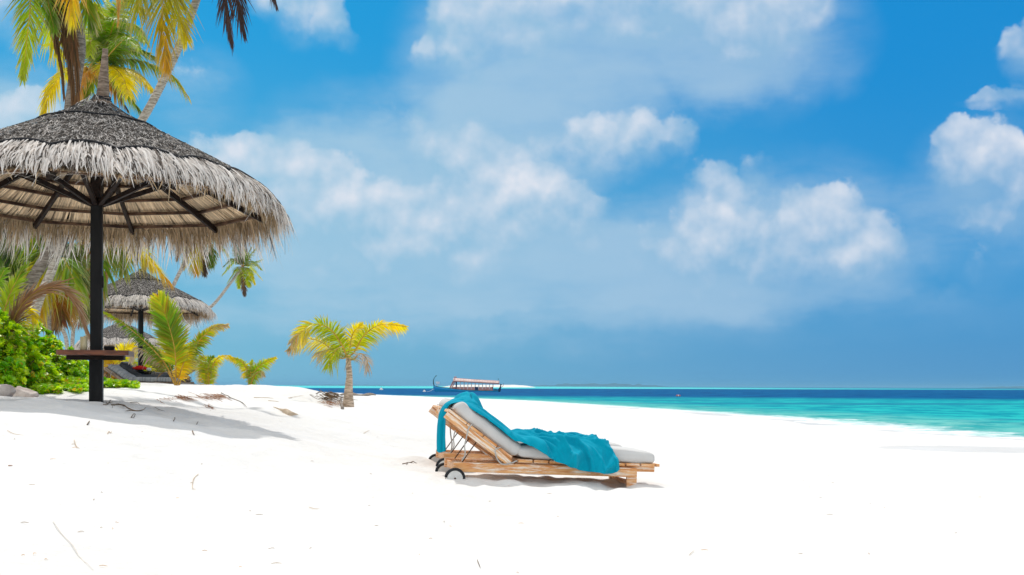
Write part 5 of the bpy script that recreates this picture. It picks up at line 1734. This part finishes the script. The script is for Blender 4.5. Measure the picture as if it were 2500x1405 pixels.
a = Acc(); tube(a, [(bx(1108), 0, bz(927)), (bx(1110), -.3, bz(921)), (bx(1113), 0, bz(921)), (bx(1114), .3, bz(926))], .12, 8); a.build('rolled_awning', M['pink'], boat)
a = Acc(); box(a, (bx(1160), -1.62, bz(953.8)), (bx(1168), -1.53, bz(945))); a.build('side_door', M['navy'], boat, False)
a = Acc(); box(a, (bx(1199), -.6, bz(953)), (bx(1203), .6, bz(945))); a.build('steering_box', M['pink'], boat, False)
a = Acc(); box(a, (bx(1206), -.5, bz(953)), (bx(1213), .5, bz(949.5))); a.build('stern_box', M['hull'], boat, False)
a = Acc()
tube(a, [(bx(1217), 0, bz(957)), (bx(1220), 0, bz(951)), (bx(1222), 0, bz(944)), (bx(1223), 0, bz(938))], [.35, .30, .14, .14], 8); box(a, (bx(1221), -.2, bz(940)), (bx(1225), .2, bz(937.6)))
a.build('rudder', M['navy'], boat)
a = Acc(); tube(a, [(bx(1224), 0, bz(946)), (bx(1228), 0, bz(942)), (bx(1229.5), 0, bz(936))], .05, 6); a.build('tiller', M['navy'], boat)
a = Acc(); beam(a, (bx(1216), 0, bz(932)), (bx(1216.5), 0, bz(923.5)), .05, .05, (0, 1, 0)); box(a, (bx(1216), -.03, bz(927.6)), (bx(1217), .03, bz(925)))
a.build('flag_staff', M['navy'], boat, False)


def buoy(x, y, Y, r, lab, mat, name='buoy'):
    p = P(x, y, Y); p[2] = SEA
    a = Acc()
    lathe(a, [(.001, -r * .6), (r * .8, -r * .4), (r, 0), (r * .85, r * .5), (r * .4, r * .8), (r * .28, r * 1.15), (.001, r * 1.2)], 16)
    o = thing(name, lab, 'buoy', p)
    a.build('float', mat, o)
    a = Acc(); th = np.linspace(0, 2 * math.pi, 17); tube(a, np.stack([r * .22 * np.cos(th), th * 0, r * 1.3 + r * .22 * np.sin(th)], -1), r * .06, 5, cap=False); a.build('ring', M['navy'], o)
    return o


buoy(931, 953, 335, .62, 'round white mooring buoy on the dark water left of the boat', M['buoy'])
buoy(1036, 957.5, 240, .38, 'small white mooring buoy just off the prow of the boat, tied to it', M['buoy'])
p = P(1656, 967.3, 152.0); p[2] = SEA + .02
o = thing('swimming_float', 'small red and white float lying on the turquoise water at the right', 'float', p)
a = Acc(); tube(a, bez([(-.32, 0, .04), (-.1, .02, .07), (.1, 0, .07), (.32, .02, .04)], 10), [.05, .10, .11, .11, .11, .11, .11, .11, .10, .05], 8); a.build('body', M['floatred'], o)
a = Acc(); tube(a, [(-.06, .01, .07), (.06, .005, .07)], .116, 10); a.build('band', M['buoy'], o)
pr = P(1060, 949, BY); q_ = P(1038, 956.5, 241)
a = Acc(); tube(a, bez([pr, (pr + q_) / 2 - np.array((0, 0, .3)), q_], 12), .03, 5)
o = a.build('mooring_rope', M['white']); tag(o, 'thin pale mooring rope from the prow of the boat to the small buoy', 'rope')
# ------------------------------------------------------------------ twigs, dead leaves and driftwood on the sand
M['twig'] = plain('dry_twig', (.07, .042, .022), (.20, .12, .06), .85, 10)
M['straw2'] = plain('bleached_stalk', (.52, .39, .27), (.68, .55, .41), .85, 10)
M['root'] = plain('bleached_root', (.66, .58, .50), (.76, .70, .62), .9, 10)
M['redtwig'] = plain('reddish_dry_stalk', (.26, .10, .045), (.44, .22, .11), .85, 8)
M['drift'] = plain('grey_driftwood', (.20, .16, .13), (.40, .34, .29), .9, 3, (1, 6, 6), 6, .5, 12)


def on_sand(pts, lift=.006):
    out = []
    for x, y in pts:
        p = G(x, y); p[2] += lift
        out.append(p)
    return np.array(out)


def twig(pts, r, label, mat='twig', name='twig', branches=(), lift=.006, kind='twig'):
    a = Acc()
    c = bez(on_sand(pts, lift), 6 * len(pts))
    c[:, 2] = np.maximum(c[:, 2], ground(c[:, 0], c[:, 1]) + r * .3)
    o0 = c[0].copy()
    r *= .55
    tube(a, c - o0, np.interp(np.linspace(0, 1, len(c)), [0, .7, 1], [r, r * .8, r * .3]), 6)
    for bpts in branches:
        bc = bez(on_sand(bpts, lift), 5 * len(bpts))
        bc[:, 2] = np.maximum(bc[:, 2], ground(bc[:, 0], bc[:, 1]) + r * .3)
        tube(a, bc - o0, np.linspace(r * .7, r * .25, len(bc)), 5)
    o = a.build(name, M[mat])
    o.location = tuple(o0)
    return tag(o, label, kind)


twig([(272, 992), (300, 994), (312, 1000), (330, 1006), (348, 1003), (357, 997)], .012, 'long forked twig lying in the shade right of the black post', branches=([(300, 994), (285, 990), (274, 998)], [(330, 1006), (314, 1006), (306, 1007)], [(318, 988), (335, 985), (342, 990)]))
twig([(252, 990), (262, 989), (268, 985), (272, 978)], .008, 'small spiky twig at the foot of the black post', branches=([(262, 989), (258, 981)], [(266, 986), (276, 984)]))
twig([(320, 1022), (326, 1013), (330, 1014), (326, 1022), (319, 1021)], .006, 'twig bent into a loop, in the shade')
twig([(213, 1040), (217, 1034), (219, 1030)], .009, 'short black twig below the black post')
twig([(424, 1030), (427, 1024), (426, 1022)], .007, 'short upright twig near the middle of the long shadow')
twig([(480, 1039), (484, 1031)], .007, 'short twig in the right half of the long shadow')
twig([(470, 1056), (472, 1061), (475, 1065)], .008, 'short curved twig at the lower edge of the long shadow')
twig([(378, 997), (390, 1004), (402, 1006)], .005, 'thin grey twig at the upper edge of the long shadow', branches=([(388, 1003), (384, 1007)],))
twig([(263, 1062), (266, 1057), (270, 1061), (273, 1056)], .005, 'small zigzag twig below the shadow', 'straw2')
twig([(18, 1055), (34, 1063), (58, 1067)], .004, 'faint curved stalk on the sunlit sand at the left', 'straw2')
twig([(181, 1080), (186, 1092), (194, 1100)], .005, 'thin bent stalk on the sunlit sand left of the middle', 'straw2')
twig([(484, 1164), (473, 1174), (470, 1196), (478, 1199)], .005, 'pale hooked stalk standing on the bright sand', 'straw2')
twig([(130, 1283), (150, 1310), (176, 1338), (196, 1366), (228, 1402)], .0035, 'very long thin pale root at the bottom left', 'root')
twig([(983, 1135), (1003, 1131), (1018, 1133)], .010, 'brown twig left of the nearest lounger', branches=([(1003, 1131), (1010, 1134)],))
twig([(755, 1243), (768, 1246), (780, 1246)], .004, 'pale stalk low in the middle of the sand', 'straw2')
twig([(1165, 1374), (1170, 1384), (1173, 1391)], .0035, 'small dark twig near the bottom edge, below the lounger', 'twig')
twig([(1683, 1358), (1695, 1348)], .003, 'tiny straight twig low at the right', 'straw2')
twig([(21, 1140), (31, 1141)], .006, 'short brown stick at the left edge', 'redtwig')
twig([(888, 1060), (902, 1053)], .006, 'tan curved stick right of the long shadow', 'straw2')
# dead fan-shaped leaf
p = on_sand([(668, 1000), (690, 1008), (706, 1015), (728, 1018)], .03)
a = Acc()
strips(a, (bez(p, 14) - p[0])[None], (np.array((.02, .35, .94)) * (np.array([.006, .008, .010, .014, .020, .03, .042, .05, .05, .042, .03, .02, .01, .003])[:, None]))[None], np.ones((1, 3)))
o = a.build('dead_leaf', M['straw2']); o.location = tuple(p[0]); so = o.modifiers.new('t', 'SOLIDIFY'); so.thickness = .006
tag(o, 'tan dead palm spathe lying alone on the slope right of the red stalks', 'leaf')
twig([(620, 972), (645, 972), (668, 974)], .010, 'long thin stalk lying across the slope, above the dead spathe', 'straw2')
twig([(655, 980), (672, 981), (682, 983)], .009, 'short stalk just above the dead spathe', 'straw2')
twig([(704, 973), (724, 970), (741, 967)], .010, 'thin stalk high on the slope near the driftwood', 'straw2')
twig([(540, 960), (560, 972), (590, 984), (602, 996)], .012, 'long dark frond stalk running down the slope from the red heap', 'twig')
twig([(383, 977), (393, 983), (402, 988)], .008, 'reddish stalk left of the red stalk heaps', 'redtwig')


def heap(name, label, x, y, w, h, n, seed, mat='redtwig', r=.007, lift=.02, lean=(1, .25)):
    """tangle of dry frond stalks: one thing"""
    g = np.random.default_rng(seed)
    a = Acc()
    o0 = G(x, y)
    for k in range(n):
        cx, cy = x + g.normal(0, w * .28), y + g.normal(0, h * .25)
        L, s = g.uniform(.25, 1) * w * .5, lean[1] + g.normal(0, .16)
        pts = on_sand([(cx - L / 2, cy - L * s / 2), (cx, cy + g.normal(0, 1)), (cx + L / 2, cy + L * s / 2)], lift * g.uniform(.2, 1.5))
        if np.ptp(pts[:, 1]) > 4: continue
        tube(a, bez(pts, 9) - o0, np.linspace(r, r * .35, 9) * g.uniform(.25, .7), 5, (g.uniform(.6, 1.4),) * 3)
    o = a.build(name, M[mat]); o.location = tuple(o0)
    return tag(o, label, 'dead frond')


heap('dead_frond', 'reddish tangle of dry frond stalks on the slope, the left one of two', 450, 977, 66, 12, 46, 61)
heap('dead_frond', 'reddish tangle of dry frond stalks on the slope, the right and denser one', 528, 973, 66, 13, 64, 62)
heap('dead_frond', 'small tuft of dry stalks below the two red tangles', 514, 996, 26, 8, 16, 63, lean=(1, .5))
heap('root_tangle', 'brown matted roots and fronds at the dune edge left of the single-trunk young palm', 806, 978, 66, 17, 90, 64, 'twig', .012, .09, (1, .42))
heap('root_tangle', 'reddish dry roots spilling down the sand at the foot of the single-trunk young palm', 822, 988, 56, 12, 50, 65, 'redtwig', .008, .03, (1, .35))
twig([(772, 963), (784, 958), (799, 961)], .02, 'knotted driftwood branch on the crest above the matted roots', 'drift', 'driftwood', ([(784, 958), (780, 955)],), kind='driftwood')
pm = G(876, 967)
a = Acc(); k = pm[1] / F
p0 = pm.copy()
tt = np.linspace(0, 1, 20)
xx = pm[0] + (tt - .5) * 88 * k
c = np.stack([xx, pm[1] + .8 * np.sin(tt * 5), ground(xx, pm[1] + .8 * np.sin(tt * 5)) + .10 + .12 * np.sin(tt * 9)], -1)
tube(a, c - p0, np.interp(tt, [0, .2, .8, 1], [.06, .16, .13, .05]) * pm[1] / 90, 9)
o = a.build('driftwood', M['drift']); o.location = tuple(p0); tag(o, 'long grey driftwood log by the water, right of the single-trunk young palm', 'driftwood')
twig([(836, 1000), (832, 984), (834, 976)], .05, 'broken stump leaning on the base of the single-trunk young palm', 'drift', 'driftwood', kind='driftwood')

# small litter scattered over the whole beach
g = np.random.default_rng(90)
a = Acc()
pts = []
while len(pts) < 75:
    x, y = g.uniform(-50, 2550), 955 + g.uniform(0, 1) ** .8 * 450
    if x > 760 and y < 1000 + (x - 760) * .07: continue
    if x > 1180 and g.uniform() < .25: x, y = g.normal(2000, 280), g.normal(1130, 32)
    pts.append((x, y))
xy = np.array(pts)
for x, y in xy:
    p = G(x, y)
    if p[1] > 45: continue
    th, L = g.uniform(0, 6.28), g.uniform(.006, .024)
    d = np.array((math.cos(th), math.sin(th), 0)) * L
    e = np.array((-d[1], d[0], 0)) * g.uniform(-.5, .5)
    col = (1, 1, 1) if g.uniform() < .5 else (1.8, 1.6, 1.4)
    tube(a, bez([p - d + (0, 0, .003), p + e + (0, 0, .006), p + d + (0, 0, .003)], 5), [.0008, .0014, .0016, .0014, .0008], 5, col)
M['specks'] = plain('litter_bits', (.26, .17, .10), (.46, .34, .22), .9, 3, use_col=True)
tag(a.build('beach_litter', M['specks']), kind='stuff')
# ------------------------------------------------------------------ thin sea haze: one closed box of even air
m, t, out = new_mat('sea_haze')
vol = t.n('ShaderNodeVolumePrincipled', i_Color=(.30, .66, .92, 1), i_Density=1.25e-4, i_Anisotropy=.1)
t.put(out.inputs['Volume'], vol.outputs[0])
a = Acc(); box(a, (-17000, -17000, -9.0), (17000, 17000, 26.0))
tag(a.build('haze', m, None, False), kind='stuff')
